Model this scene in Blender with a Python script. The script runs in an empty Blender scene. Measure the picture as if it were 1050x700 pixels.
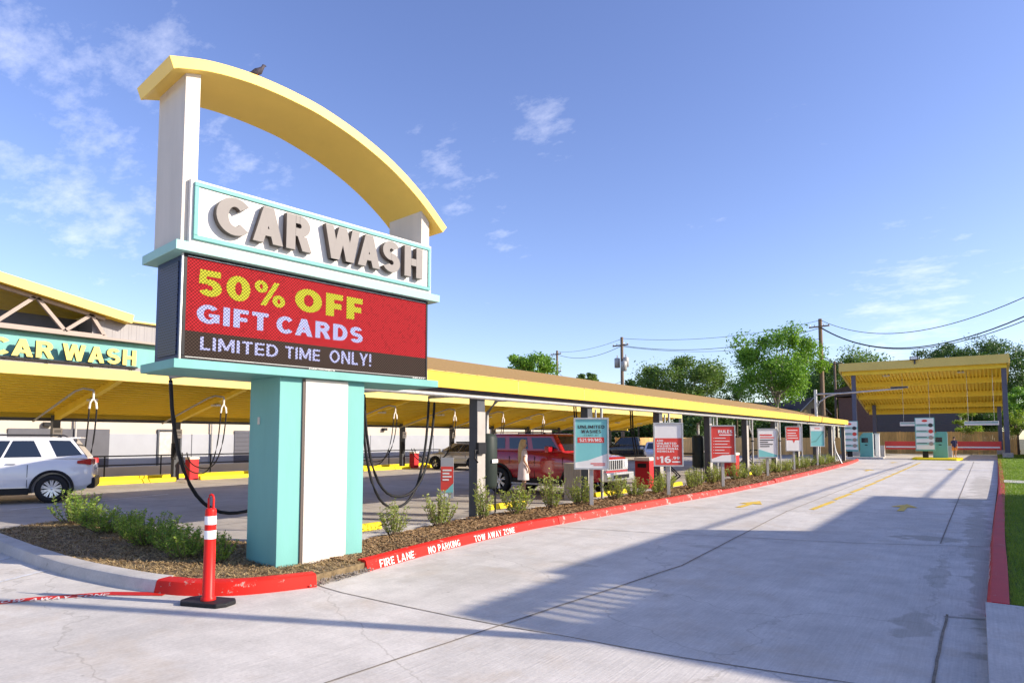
import bpy, bmesh, math, random
from mathutils import Vector, Matrix
random.seed(7)
R = math.radians
col = bpy.context.scene.collection
SC = bpy.context.scene

# ------------------------------------------------------------------ frame of reference
# metres; +Y runs along the pay lane, camera stands at the origin
YAW = R(35.5); EYE = 1.75; F = 666.0
DV = Vector((-math.sin(YAW), math.cos(YAW), 0)); RV = Vector((math.cos(YAW), math.sin(YAW), 0))
def at(px, dep, z=0.0):
    p = DV * dep + RV * ((px - 525) / F * dep); return Vector((p.x, p.y, z))
def zrow(row, dep): return EYE + (449 - row) * dep / F
SUN = Vector((0.918, 0.396, 0.47)).normalized()

# ------------------------------------------------------------------ materials
def newmat(name):
    m = bpy.data.materials.new(name); m.use_nodes = True
    nt = m.node_tree; b = nt.nodes['Principled BSDF']; return m, nt, b
def N(nt, t, **kw):
    n = nt.nodes.new(t)
    for k, v in kw.items():
        if k in n.inputs: n.inputs[k].default_value = v
        else: setattr(n, k, v)
    return n
def mixc(nt, fac, a, b, blend='MIX'):
    n = nt.nodes.new('ShaderNodeMix'); n.data_type = 'RGBA'; n.blend_type = blend
    for sock, v in ((n.inputs[0], fac), (n.inputs[6], a), (n.inputs[7], b)):
        if isinstance(v, bpy.types.NodeSocket): nt.links.new(v, sock)
        elif isinstance(v, (int, float)): sock.default_value = v
        else: sock.default_value = (*v, 1)
    return n.outputs[2]
def ramp(nt, val, stops):
    r = nt.nodes.new('ShaderNodeValToRGB'); nt.links.new(val, r.inputs[0])
    e = r.color_ramp.elements
    while len(e) < len(stops): e.new(0.5)
    for i, (p, c) in enumerate(stops):
        e[i].position = p; e[i].color = (c, c, c, 1) if isinstance(c, (int, float)) else (*c, 1)
    return r.outputs[0]
def pos(nt, scale=(1, 1, 1)):
    g = nt.nodes.new('ShaderNodeNewGeometry'); mp = nt.nodes.new('ShaderNodeMapping')
    mp.inputs['Scale'].default_value = scale
    nt.links.new(g.outputs['Position'], mp.inputs['Vector']); return mp.outputs[0]
def noise(nt, vec, scale, detail=4, rough=0.55):
    n = nt.nodes.new('ShaderNodeTexNoise'); n.inputs['Scale'].default_value = scale
    n.inputs['Detail'].default_value = detail; n.inputs['Roughness'].default_value = rough
    nt.links.new(vec, n.inputs['Vector']); return n.outputs['Fac']
def bump(nt, b, h, strength, dist=0.01):
    n = nt.nodes.new('ShaderNodeBump'); n.inputs['Strength'].default_value = strength
    n.inputs['Distance'].default_value = dist
    nt.links.new(h, n.inputs['Height']); nt.links.new(n.outputs[0], b.inputs['Normal'])
def mat(name, c, rough=0.5, metal=0.0, var=0.12, scale=3.0, bmp=0.0, coat=0.0, emit=0.0, spec=None, bscale=40, stretch=(1, 1, 1)):
    m, nt, b = newmat(name)
    b.inputs['Roughness'].default_value = rough; b.inputs['Metallic'].default_value = metal
    b.inputs['Specular IOR Level'].default_value = spec if spec is not None else (0.5 if (metal or coat or rough < 0.35) else 0.18)
    if coat: b.inputs['Coat Weight'].default_value = coat; b.inputs['Coat Roughness'].default_value = 0.03
    v = pos(nt, stretch)
    if var > 0:
        n = noise(nt, v, scale, 6, 0.6)
        dk = tuple(x * (1 - var) for x in c); lt = tuple(min(1, x * (1 + var * 0.7)) for x in c)
        f = ramp(nt, n, [(0.3, 0.0), (0.7, 1.0)])
        o = mixc(nt, f, dk, lt); nt.links.new(o, b.inputs['Base Color'])
        if emit:
            nt.links.new(o, b.inputs['Emission Color'])
    else:
        b.inputs['Base Color'].default_value = (*c, 1)
        if emit: b.inputs['Emission Color'].default_value = (*c, 1)
    if emit: b.inputs['Emission Strength'].default_value = emit
    if bmp: bump(nt, b, noise(nt, v, bscale, 3), bmp)
    return m
def concrete(name, c, rough=0.85, broom=0.0, stain=0.35, tyre=False, seed=0.0, warm=0.0, spots=()):
    m, nt, b = newmat(name); b.inputs['Roughness'].default_value = rough
    b.inputs['Specular IOR Level'].default_value = 0.3
    g = nt.nodes.new('ShaderNodeNewGeometry'); mp = nt.nodes.new('ShaderNodeMapping')
    mp.inputs['Location'].default_value = (seed, seed * 1.7, 0)
    nt.links.new(g.outputs['Position'], mp.inputs['Vector']); v = mp.outputs[0]
    big = noise(nt, v, 0.35, 5, 0.6); mid = noise(nt, v, 2.2, 6, 0.65); fine = noise(nt, v, 38, 4, 0.7)
    f1 = ramp(nt, big, [(0.34, 0.0), (0.68, 1.0)])
    o = mixc(nt, f1, tuple(x * (1 - stain * 0.5) for x in c), tuple(min(1, x * 1.08) for x in c))
    f2 = ramp(nt, mid, [(0.36, 0.84), (0.62, 1.0)])
    o = mixc(nt, 1.0, o, f2, 'MULTIPLY')
    f3 = ramp(nt, fine, [(0.3, 0.88), (0.7, 1.07)])
    o = mixc(nt, 1.0, o, f3, 'MULTIPLY')
    # brownish blotches
    mp2 = nt.nodes.new('ShaderNodeMapping'); mp2.inputs['Location'].default_value = (31 + seed, 7, 0)
    nt.links.new(g.outputs['Position'], mp2.inputs['Vector'])
    sp = ramp(nt, noise(nt, mp2.outputs[0], 0.9, 7, 0.7), [(0.53, 0.0), (0.72, 0.55)])
    o = mixc(nt, sp, o, (c[0] * 0.72, c[1] * 0.62, c[2] * 0.5))
    # hairline cracks
    wp = nt.nodes.new('ShaderNodeVectorMath'); wp.operation = 'ADD'; nn_ = nt.nodes.new('ShaderNodeTexNoise'); nn_.inputs['Scale'].default_value = 1.4; nn_.inputs['Detail'].default_value = 5
    nt.links.new(v, nn_.inputs['Vector']); nt.links.new(v, wp.inputs[0]); nt.links.new(nn_.outputs['Color'], wp.inputs[1])
    vo = nt.nodes.new('ShaderNodeTexVoronoi'); vo.feature = 'DISTANCE_TO_EDGE'; vo.inputs['Scale'].default_value = 0.22; nt.links.new(wp.outputs[0], vo.inputs['Vector'])
    ck_ = ramp(nt, vo.outputs['Distance'], [(0.0, 0.42), (0.0022, 0.0)])
    o = mixc(nt, ck_, o, (c[0] * 0.4, c[1] * 0.38, c[2] * 0.34))
    # small dark spots
    sp2 = ramp(nt, noise(nt, mp2.outputs[0], 6.5, 2, 0.4), [(0.74, 0.0), (0.79, 0.6)])
    o = mixc(nt, sp2, o, (c[0] * 0.35, c[1] * 0.34, c[2] * 0.32))
    if spots:     # damp and dirty patches with ragged edges
        wv = nt.nodes.new('ShaderNodeTexNoise'); wv.inputs['Scale'].default_value = 3.0; wv.inputs['Detail'].default_value = 6; nt.links.new(g.outputs['Position'], wv.inputs['Vector'])
        acc_ = None
        for (sx_, sy_, rx_, ry_, am_) in spots:
            mq = nt.nodes.new('ShaderNodeMapping'); mq.vector_type = 'TEXTURE'; mq.inputs['Location'].default_value = (sx_, sy_, 0); mq.inputs['Scale'].default_value = (rx_, ry_, 50)
            nt.links.new(g.outputs['Position'], mq.inputs[0]); ln = nt.nodes.new('ShaderNodeVectorMath'); ln.operation = 'LENGTH'; nt.links.new(mq.outputs[0], ln.inputs[0])
            a1 = nt.nodes.new('ShaderNodeMath'); a1.operation = 'MULTIPLY_ADD'; a1.inputs[1].default_value = 2.6; a1.inputs[2].default_value = -1.3; nt.links.new(wv.outputs['Fac'], a1.inputs[0])
            a2 = nt.nodes.new('ShaderNodeMath'); a2.operation = 'ADD'; nt.links.new(ln.outputs['Value'], a2.inputs[0]); nt.links.new(a1.outputs[0], a2.inputs[1])
            r_ = ramp(nt, a2.outputs[0], [(0.70, am_), (0.95, 0.0)])
            if acc_ is None: acc_ = r_
            else:
                mm = nt.nodes.new('ShaderNodeMath'); mm.operation = 'MAXIMUM'; nt.links.new(acc_, mm.inputs[0]); nt.links.new(r_, mm.inputs[1]); acc_ = mm.outputs[0]
        o = mixc(nt, acc_, o, (c[0] * 0.42, c[1] * 0.40, c[2] * 0.34))
    if tyre:      # traffic film running along the lane
        mp3 = nt.nodes.new('ShaderNodeMapping'); mp3.inputs['Scale'].default_value = (1.3, 0.06, 1)
        nt.links.new(g.outputs['Position'], mp3.inputs['Vector'])
        tt = ramp(nt, noise(nt, mp3.outputs[0], 1.4, 5, 0.6), [(0.4, 0.0), (0.7, 0.3)])
        o = mixc(nt, tt, o, (c[0] * 0.62, c[1] * 0.6, c[2] * 0.58))
    nt.links.new(o, b.inputs['Base Color'])
    if broom:
        mp4 = nt.nodes.new('ShaderNodeMapping'); mp4.inputs['Scale'].default_value = (60, 2.0, 1)
        mp4.inputs['Rotation'].default_value = (0, 0, R(8))
        nt.links.new(g.outputs['Position'], mp4.inputs['Vector'])
        bn = noise(nt, mp4.outputs[0], 1.0, 3, 0.6)
        bump(nt, b, bn, broom, 0.01)
        o2 = mixc(nt, 1.0, o, ramp(nt, bn, [(0.3, 0.90), (0.7, 1.05)]), 'MULTIPLY'); nt.links.new(o2, b.inputs['Base Color'])
    else: bump(nt, b, fine, 0.25, 0.006)
    return m
def paint_worn(name, c, under, wear=0.6, scale=4.0, rough=0.55):
    m, nt, b = newmat(name); b.inputs['Roughness'].default_value = rough; b.inputs['Specular IOR Level'].default_value = 0.15
    v = pos(nt); n = noise(nt, v, scale, 8, 0.75)
    f = ramp(nt, n, [(wear, 0.0), (wear + 0.04, 0.85)])
    n2 = noise(nt, v, 1.2, 5, 0.6)
    base = mixc(nt, ramp(nt, n2, [(0.3, 0), (0.7, 1)]), tuple(x * 0.82 for x in c), tuple(min(1, x * 1.1) for x in c))
    nt.links.new(mixc(nt, f, base, under), b.inputs['Base Color'])
    bump(nt, b, noise(nt, v, 60, 3), 0.25, 0.005)
    return m
def leafmat(name, c1, c2, trans=0.35, scale=0.8):
    m = bpy.data.materials.new(name); m.use_nodes = True; nt = m.node_tree; nt.nodes.clear()
    out = nt.nodes.new('ShaderNodeOutputMaterial')
    v = pos(nt); n = noise(nt, v, scale, 3, 0.7); n2 = noise(nt, v, scale * 14, 1, 0.5)
    mth = nt.nodes.new('ShaderNodeMath'); mth.operation = 'MULTIPLY_ADD'; mth.inputs[1].default_value = 0.5
    nt.links.new(n, mth.inputs[0])
    m2 = nt.nodes.new('ShaderNodeMath'); m2.operation = 'MULTIPLY'; m2.inputs[1].default_value = 0.5
    nt.links.new(n2, m2.inputs[0]); nt.links.new(m2.outputs[0], mth.inputs[2])
    c = mixc(nt, ramp(nt, mth.outputs[0], [(0.38, 0), (0.62, 1)]), c1, c2)
    b = nt.nodes.new('ShaderNodeBsdfPrincipled'); b.inputs['Roughness'].default_value = 0.5
    b.inputs['Specular IOR Level'].default_value = 0.35
    t = nt.nodes.new('ShaderNodeBsdfTranslucent'); mx = nt.nodes.new('ShaderNodeMixShader'); mx.inputs[0].default_value = trans
    nt.links.new(c, b.inputs['Base Color'])
    nt.links.new(mixc(nt, 1.0, c, (1.25, 1.35, 0.5), 'MULTIPLY'), t.inputs['Color'])
    nt.links.new(b.outputs[0], mx.inputs[1]); nt.links.new(t.outputs[0], mx.inputs[2]); nt.links.new(mx.outputs[0], out.inputs[0])
    return m
def corrugated(name, c, axis, period, rough=0.45, depth=0.6, dark=0.75, metal=0.0):
    """sheet with ribs running across the given world axis (0 = X, 1 = Y)"""
    m, nt, b = newmat(name); b.inputs['Roughness'].default_value = rough; b.inputs['Metallic'].default_value = metal
    v = pos(nt); s = nt.nodes.new('ShaderNodeSeparateXYZ'); nt.links.new(v, s.inputs[0])
    a = nt.nodes.new('ShaderNodeMath'); a.operation = 'MULTIPLY'; a.inputs[1].default_value = 2 * math.pi / period
    nt.links.new(s.outputs[axis], a.inputs[0])
    sn = nt.nodes.new('ShaderNodeMath'); sn.operation = 'SINE'; nt.links.new(a.outputs[0], sn.inputs[0])
    h = ramp(nt, sn.outputs[0], [(0.35, 0.0), (0.65, 1.0)])
    n = noise(nt, v, 1.5, 4)
    o = mixc(nt, ramp(nt, n, [(0.3, 0), (0.7, 1)]), tuple(x * 0.9 for x in c), c)
    nt.links.new(o, b.inputs['Base Color'])
    bump(nt, b, h, depth, 0.03); return m

M = {}
CON = (0.44, 0.405, 0.365)
M['lane'] = concrete('lane_concrete', (0.66, 0.625, 0.57), stain=0.25, tyre=True, broom=0.12, spots=((-0.55, 7.25, 0.20, 0.5, 0.5), (-0.7, 13.55, 0.6, 0.35, 0.6), (-0.05, 15, 0.22, 6.0, 0.5), (0.0, 10, 0.16, 3.5, 0.55), (-0.2, 22, 0.5, 2.2, 0.5), (-0.45, 10.0, 0.12, 1.3, 0.4), (0.1, 30, 0.4, 8, 0.45), (-3.5, 10.5, 0.4, 0.18, 0.3), (-4.6, 8.0, 0.5, 0.12, 0.3), (-5.6, 6.6, 1.2, 0.7, 0.18)))
M['apron'] = concrete('apron_concrete', (0.66, 0.62, 0.565), seed=11, broom=0.35, stain=0.25)
M['lot'] = concrete('lot_concrete', (0.48, 0.44, 0.39), seed=23, stain=0.4, broom=0.1)
M['walk'] = concrete('walk_concrete', (0.60, 0.565, 0.52), seed=5, broom=0.2)
M['kerbcon'] = concrete('kerb_concrete', (0.58, 0.545, 0.50), seed=3)
M['red'] = paint_worn('red_kerb_paint', (0.60, 0.022, 0.014), (0.40, 0.33, 0.28), 0.61, 6)
M['redfaded'] = paint_worn('faded_red_kerb_paint', (0.55, 0.05, 0.035), (0.46, 0.38, 0.33), 0.57, 5)
M['darkred'] = paint_worn('deep_red_kerb_paint', (0.52, 0.025, 0.03), (0.36, 0.30, 0.28), 0.62, 6)
M['whitetext'] = paint_worn('white_stencil_paint', (0.74, 0.68, 0.64), (0.6, 0.10, 0.07), 0.55, 22)
M['roadyellow'] = paint_worn('yellow_road_paint', (0.78, 0.52, 0.03), (0.45, 0.42, 0.38), 0.55, 9)
M['stopyellow'] = paint_worn('yellow_stop_paint', (0.85, 0.66, 0.02), (0.45, 0.42, 0.38), 0.68, 6)
M['roadwhite'] = paint_worn('white_road_paint', (0.72, 0.72, 0.72), (0.45, 0.42, 0.38), 0.52, 12)
M['joint'] = mat('joint_sealant', (0.22, 0.19, 0.15), 0.9, var=0.4, scale=9)
M['sawcut'] = mat('saw_cut', (0.26, 0.225, 0.19), 0.9, var=0.4, scale=6)
M['wet'] = mat('damp_concrete', (0.24, 0.21, 0.175), 0.75, var=0.35, scale=8)
M['teal'] = mat('teal_paint', (0.17, 0.41, 0.375), 0.5, var=0.10, scale=2.2, bmp=0.08, stretch=(1, 1, 0.25))
M['tealpale'] = mat('pale_teal_paint', (0.31, 0.54, 0.48), 0.45, var=0.05)
M['cream'] = mat('cream_stucco', (0.64, 0.585, 0.51), 0.7, var=0.08, scale=3, bmp=0.25, bscale=70, stretch=(1, 1, 0.2))
M['white'] = mat('white_sign_paint', (0.70, 0.68, 0.64), 0.5, var=0.04)
M['archyellow'] = mat('arch_yellow_paint', (0.88, 0.60, 0.13), 0.42, var=0.05, scale=1.2)
M['navy'] = mat('navy_cabinet', (0.035, 0.055, 0.125), 0.42, var=0.1)
M['black'] = mat('black_plastic', (0.018, 0.018, 0.02), 0.45, var=0.15)
M['rubber'] = mat('black_rubber', (0.022, 0.022, 0.024), 0.55, var=0.2, scale=8)
M['lettergrey'] = mat('letter_taupe_face', (0.235, 0.213, 0.198), 0.5, var=0.06)
M['letterside'] = mat('letter_dark_return', (0.12, 0.095, 0.08), 0.5, var=0.05)
M['fascia'] = mat('canopy_fascia_yellow', (0.80, 0.52, 0.065), 0.42, var=0.07, scale=0.7)
M['fasciapale'] = mat('canopy_fascia_pale', (0.72, 0.55, 0.17), 0.5, var=0.06, scale=0.7)
M['soffit'] = corrugated('yellow_deck_soffit', (0.90, 0.66, 0.06), 0, 0.30, 0.45, 0.7)
M['soffitY'] = corrugated('yellow_corrugated_soffit', (0.90, 0.64, 0.045), 0, 0.42, 0.45, 1.0)
M['beam'] = mat('yellow_beam', (0.90, 0.65, 0.07), 0.42, var=0.06)
M['shingle'] = mat('brown_roof_membrane', (0.36, 0.225, 0.08), 0.85, var=0.25, scale=14, bmp=0.5, bscale=30)
M['post'] = mat('graphite_post', (0.085, 0.09, 0.10), 0.45, var=0.12)
M['postblue'] = mat('slate_post', (0.12, 0.12, 0.17), 0.5, var=0.1)
M['postlit'] = mat('sunlit_post_tone', (0.40, 0.37, 0.33), 0.5, var=0.1)  # paler post colour, standing in for sunlight on one face
M['galv'] = mat('galvanised_steel', (0.50, 0.50, 0.49), 0.38, metal=0.55, var=0.15, scale=9)
M['galvdull'] = mat('dull_galvanised', (0.42, 0.41, 0.39), 0.55, metal=0.2, var=0.15, scale=6)
M['chrome'] = mat('bright_metal', (0.72, 0.72, 0.73), 0.3, metal=0.7, var=0)
M['fitting'] = mat('cream_hose_fitting', (0.80, 0.72, 0.62), 0.4, var=0.05)
M['screenred'] = None
M['grey'] = mat('grey_wall_paint', (0.36, 0.37, 0.40), 0.7, var=0.06, scale=1.0, bmp=0.15)
M['greydark'] = mat('dark_grey_wall_paint', (0.11, 0.11, 0.125), 0.6, var=0.08)
M['wallcream'] = mat('cream_wall_paint', (0.54, 0.47, 0.38), 0.75, var=0.05, scale=0.8, bmp=0.1)
M['taupe'] = mat('taupe_truss_paint', (0.36, 0.29, 0.25), 0.5, var=0.06)
M['parapet'] = corrugated('grey_parapet_panel', (0.24, 0.225, 0.23), 1, 0.35, 0.45, 0.3)
M['glass'] = mat('dark_window_glass', (0.012, 0.018, 0.03), 0.05, var=0, spec=0.8)
M['carwhite'] = mat('white_car_paint', (0.74, 0.74, 0.76), 0.25, var=0.02, coat=1.0)
M['carred'] = mat('red_car_paint', (0.36, 0.008, 0.016), 0.22, var=0.03, coat=1.0)
M['carsilver'] = mat('silver_car_paint', (0.42, 0.43, 0.45), 0.28, metal=0.5, var=0.02, coat=1.0)
M['carblack'] = mat('black_car_paint', (0.014, 0.014, 0.017), 0.2, var=0.03, coat=1.0)
M['taillight'] = mat('red_lamp_lens', (0.45, 0.012, 0.012), 0.15, var=0, coat=1.0)
M['headlamp'] = mat('clear_lamp_lens', (0.75, 0.76, 0.78), 0.1, var=0, coat=1.0)
M['bark'] = mat('brown_bark', (0.14, 0.10, 0.07), 0.9, var=0.4, scale=12, bmp=0.8, bscale=25, stretch=(1, 1, 0.3))
M['barkpale'] = mat('pale_bark', (0.33, 0.29, 0.24), 0.9, var=0.35, scale=9, bmp=0.5, bscale=25, stretch=(1, 1, 0.3))
M['pole'] = mat('weathered_pole_wood', (0.23, 0.165, 0.12), 0.9, var=0.3, scale=10, bmp=0.5, stretch=(1, 1, 0.1))
M['wire'] = mat('black_cable', (0.02, 0.02, 0.022), 0.6, var=0)
def planks(name, c, per=0.145, axis='xy'):
    m, nt, b = newmat(name); b.inputs['Roughness'].default_value = 0.8
    v = pos(nt); s = nt.nodes.new('ShaderNodeSeparateXYZ'); nt.links.new(v, s.inputs[0])
    ad = nt.nodes.new('ShaderNodeMath'); ad.operation = 'ADD'; nt.links.new(s.outputs[0], ad.inputs[0]); nt.links.new(s.outputs[1], ad.inputs[1])
    dv = nt.nodes.new('ShaderNodeMath'); dv.operation = 'DIVIDE'; dv.inputs[1].default_value = per * 3; nt.links.new(ad.outputs[0], dv.inputs[0])
    fl = nt.nodes.new('ShaderNodeMath'); fl.operation = 'FLOOR'; nt.links.new(dv.outputs[0], fl.inputs[0])
    wn = nt.nodes.new('ShaderNodeTexWhiteNoise'); wn.noise_dimensions = '1D'; nt.links.new(fl.outputs[0], wn.inputs['W'])
    cc = mixc(nt, wn.outputs['Value'], tuple(x * 0.78 for x in c), tuple(x * 1.18 for x in c))
    mp = nt.nodes.new('ShaderNodeMapping'); mp.inputs['Scale'].default_value = (1, 1, 0.15); nt.links.new(v, mp.inputs[0])
    cc = mixc(nt, 1.0, cc, ramp(nt, noise(nt, mp.outputs[0], 9, 5, 0.6), [(0.3, 0.75), (0.7, 1.1)]), 'MULTIPLY')
    nt.links.new(cc, b.inputs['Base Color']); return m
M['fencewood'] = planks('cedar_fence_wood', (0.72, 0.46, 0.18))
M['fencedark'] = planks('weathered_fence_wood', (0.24, 0.165, 0.10))
M['siding'] = corrugated('charcoal_siding', (0.085, 0.085, 0.105), 2, 0.22, 0.7, 0.6)
def brickmat():
    m, nt, b = newmat('brown_brick'); b.inputs['Roughness'].default_value = 0.85
    br = nt.nodes.new('ShaderNodeTexBrick'); br.inputs['Scale'].default_value = 4.5
    br.inputs['Color1'].default_value = (0.17, 0.085, 0.07, 1); br.inputs['Color2'].default_value = (0.12, 0.06, 0.055, 1); br.inputs['Mortar'].default_value = (0.16, 0.13, 0.12, 1)
    g = nt.nodes.new('ShaderNodeNewGeometry'); mp = nt.nodes.new('ShaderNodeMapping'); mp.inputs['Rotation'].default_value = (R(90), 0, 0)
    nt.links.new(g.outputs['Position'], mp.inputs[0]); nt.links.new(mp.outputs[0], br.inputs[0]); nt.links.new(br.outputs[0], b.inputs['Base Color']); return m
M['brick'] = brickmat()
M['tansiding'] = corrugated('tan_lap_siding', (0.42, 0.32, 0.17), 2, 0.2, 0.7, 0.6)
M['darkshingle'] = mat('grey_brown_shingle', (0.10, 0.075, 0.068), 0.9, var=0.35, scale=6)
M['mulchbase'] = mat('mulch_soil', (0.17, 0.105, 0.055), 0.95, var=0.5, scale=18, bmp=0.8, bscale=45)
M['strawbase'] = mat('dry_grass_soil', (0.20, 0.145, 0.08), 0.95, var=0.45, scale=12, bmp=0.8, bscale=45)
M['chips'] = leafmat('wood_chips', (0.13, 0.07, 0.032), (0.52, 0.34, 0.17), 0.0, 9)
M['straw'] = leafmat('dry_straw', (0.15, 0.09, 0.045), (0.50, 0.36, 0.17), 0.05, 5)
M['gravel'] = leafmat('river_gravel', (0.10, 0.085, 0.07), (0.42, 0.36, 0.29), 0.0, 12)
M['turf'] = mat('turf_soil', (0.10, 0.15, 0.03), 0.95, var=0.4, scale=3)
M['grass'] = leafmat('grass_blades', (0.13, 0.22, 0.028), (0.26, 0.36, 0.06), 0.3, 1.1)
M['field'] = mat('dry_field', (0.16, 0.15, 0.09), 0.95, var=0.4, scale=0.2)
M['leafA'] = leafmat('bright_leaf', (0.075, 0.19, 0.025), (0.24, 0.40, 0.06))
M['leafB'] = leafmat('mid_leaf', (0.06, 0.13, 0.03), (0.18, 0.26, 0.06))
M['leafC'] = leafmat('dark_leaf', (0.03, 0.08, 0.022), (0.10, 0.17, 0.04), 0.25)
M['leafD'] = leafmat('lime_leaf', (0.16, 0.26, 0.04), (0.34, 0.42, 0.09))
M['leafshrub'] = leafmat('olive_shrub_leaf', (0.15, 0.21, 0.05), (0.44, 0.47, 0.14), 0.35, 6)
M['leafhedge'] = leafmat('green_shrub_leaf', (0.08, 0.19, 0.028), (0.38, 0.48, 0.09), 0.35, 5)
M['stem'] = mat('woody_stem', (0.17, 0.12, 0.08), 0.9, var=0.3)
M['posterred'] = mat('poster_red', (0.68, 0.075, 0.06), 0.45, var=0.04)
M['posterteal'] = mat('poster_teal', (0.22, 0.56, 0.55), 0.45, var=0.04)
M['posterwhite'] = mat('poster_white', (0.80, 0.78, 0.75), 0.45, var=0.03)
M['posterdark'] = mat('poster_charcoal', (0.06, 0.055, 0.055), 0.45, var=0.03)
M['posteryellow'] = mat('poster_amber', (0.70, 0.42, 0.10), 0.45, var=0.03)
M['bin'] = mat('sand_bin_plastic', (0.44, 0.37, 0.30), 0.6, var=0.1)
M['binred'] = mat('red_bin_plastic', (0.50, 0.03, 0.035), 0.45, var=0.08)
M['conered'] = mat('red_plastic_tube', (0.62, 0.018, 0.014), 0.38, var=0.06, scale=6)
M['reflect'] = mat('white_reflective_band', (0.82, 0.80, 0.80), 0.35, var=0.04)
M['skin'] = mat('skin', (0.50, 0.29, 0.20), 0.55, var=0.04)
M['hair'] = mat('blond_hair', (0.58, 0.42, 0.22), 0.55, var=0.25, scale=30)
M['hairdark'] = mat('dark_hair', (0.03, 0.02, 0.015), 0.5, var=0.1)
M['dress'] = mat('pale_pink_cloth', (0.74, 0.62, 0.60), 0.85, var=0.08, scale=8)
M['navycloth'] = mat('navy_cloth', (0.03, 0.03, 0.075), 0.85, var=0.1)
M['orangecloth'] = mat('orange_cloth', (0.62, 0.22, 0.05), 0.85, var=0.1)
M['bird'] = mat('pigeon_feather', (0.07, 0.06, 0.075), 0.6, var=0.5, scale=25)
M['letteryellow'] = mat('letter_yellow', (0.85, 0.66, 0.16), 0.45, var=0.05)

# ------------------------------------------------------------------ geometry helpers
class MB:
    def __init__(s): s.v = []; s.f = []; s.sm = []
    def add(s, vs, fs, smooth=False):
        o = len(s.v); s.v += [tuple(p) for p in vs]; s.f += [tuple(i + o for i in f) for f in fs]; s.sm += [smooth] * len(fs); return s
    def box(s, x0, x1, y0, y1, z0, z1):
        return s.add([(x0, y0, z0), (x1, y0, z0), (x1, y1, z0), (x0, y1, z0), (x0, y0, z1), (x1, y0, z1), (x1, y1, z1), (x0, y1, z1)],
                     [(0, 3, 2, 1), (4, 5, 6, 7), (0, 1, 5, 4), (1, 2, 6, 5), (2, 3, 7, 6), (3, 0, 4, 7)])
    def bar(s, a, b, w, h=None, up=(0, 0, 1)):
        """rectangular bar between two points"""
        a = Vector(a); b = Vector(b); h = h or w; t = (b - a).normalized(); u = Vector(up)
        if abs(t.dot(u)) > 0.98: u = Vector((1, 0, 0))
        r = t.cross(u).normalized(); u = r.cross(t)
        vs = [p + r * sx * w / 2 + u * sz * h / 2 for p in (a, b) for sx, sz in ((-1, -1), (1, -1), (1, 1), (-1, 1))]
        return s.add(vs, [(3, 2, 1, 0), (4, 5, 6, 7), (0, 1, 5, 4), (1, 2, 6, 5), (2, 3, 7, 6), (3, 0, 4, 7)])
    def tube(s, pts, r, n=8, r2=None, cap=True):
        pts = [Vector(p) for p in pts]; k = len(pts); vs = []; 
        for i, p in enumerate(pts):
            t = (pts[min(i + 1, k - 1)] - pts[max(i - 1, 0)]).normalized()
            u = Vector((0, 0, 1)) if abs(t.z) < 0.9 else Vector((1, 0, 0))
            a = t.cross(u).normalized(); b = t.cross(a)
            rr = r if r2 is None else r + (r2 - r) * i / max(1, k - 1)
            if isinstance(r, (list, tuple)): rr = r[i]
            for j in range(n):
                g = 2 * math.pi * j / n; vs.append(p + (a * math.cos(g) + b * math.sin(g)) * rr)
        fs = [(i * n + j, i * n + (j + 1) % n, (i + 1) * n + (j + 1) % n, (i + 1) * n + j) for i in range(k - 1) for j in range(n)]
        s.add(vs, fs, True)
        if cap:
            s.add(vs[:n], [tuple(range(n))]); s.add(vs[-n:], [tuple(reversed(range(n)))])
        return s
    def lathe(s, prof, n=20, c=(0, 0, 0), axis='z'):
        vs = []; 
        for (r, z) in prof:
            for j in range(n):
                g = 2 * math.pi * j / n; x, y = r * math.cos(g), r * math.sin(g)
                if axis == 'z': vs.append((c[0] + x, c[1] + y, c[2] + z))
                else: vs.append((c[0] + x, c[1] + z, c[2] + y))
        k = len(prof)
        return s.add(vs, [(i * n + j, i * n + (j + 1) % n, (i + 1) * n + (j + 1) % n, (i + 1) * n + j) for i in range(k - 1) for j in range(n)], True)
    def prism(s, poly, y0, y1):
        """polygon in the XZ plane extruded in Y"""
        n = len(poly); vs = [(x, y0, z) for x, z in poly] + [(x, y1, z) for x, z in poly]
        return s.add(vs, [tuple(range(n)), tuple(reversed(range(n, 2 * n)))] + [(i, i + n, (i + 1) % n + n, (i + 1) % n) for i in range(n)])
    def slab(s, poly, z0, z1):
        n = len(poly); vs = [(x, y, z0) for x, y in poly] + [(x, y, z1) for x, y in poly]
        return s.add(vs, [tuple(reversed(range(n))), tuple(range(n, 2 * n))] + [(i, (i + 1) % n, (i + 1) % n + n, i + n) for i in range(n)])
    def sheet(s, poly, z): n = len(poly); return s.add([(x, y, z) for x, y in poly], [tuple(range(n))])
    def mesh(s, name):
        me = bpy.data.meshes.new(name); me.from_pydata(s.v, [], s.f); me.polygons.foreach_set('use_smooth', s.sm); me.update()
        return me
    def fix(s, name):
        me = s.mesh(name); b = bmesh.new(); b.from_mesh(me); bmesh.ops.recalc_face_normals(b, faces=b.faces); b.to_mesh(me); b.free(); return me
def obj(name, g, m, parent=None, bevel=0.0, loc=None, seg=2, recalc=True):
    me = g if isinstance(g, bpy.types.Mesh) else (g.fix(name) if recalc else g.mesh(name))
    o = bpy.data.objects.new(name, me); col.objects.link(o)
    if m is not None and not me.materials: me.materials.append(m)
    if parent: o.parent = parent
    if loc: o.location = loc
    if bevel:
        bv = o.modifiers.new('bevel', 'BEVEL'); bv.width = bevel; bv.segments = seg; bv.limit_method = 'ANGLE'; bv.angle_limit = R(40)
    return o
def tag(o, label, cat, group=None):
    o['label'] = label; o['category'] = cat
    if group: o['group'] = group
    return o
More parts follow.
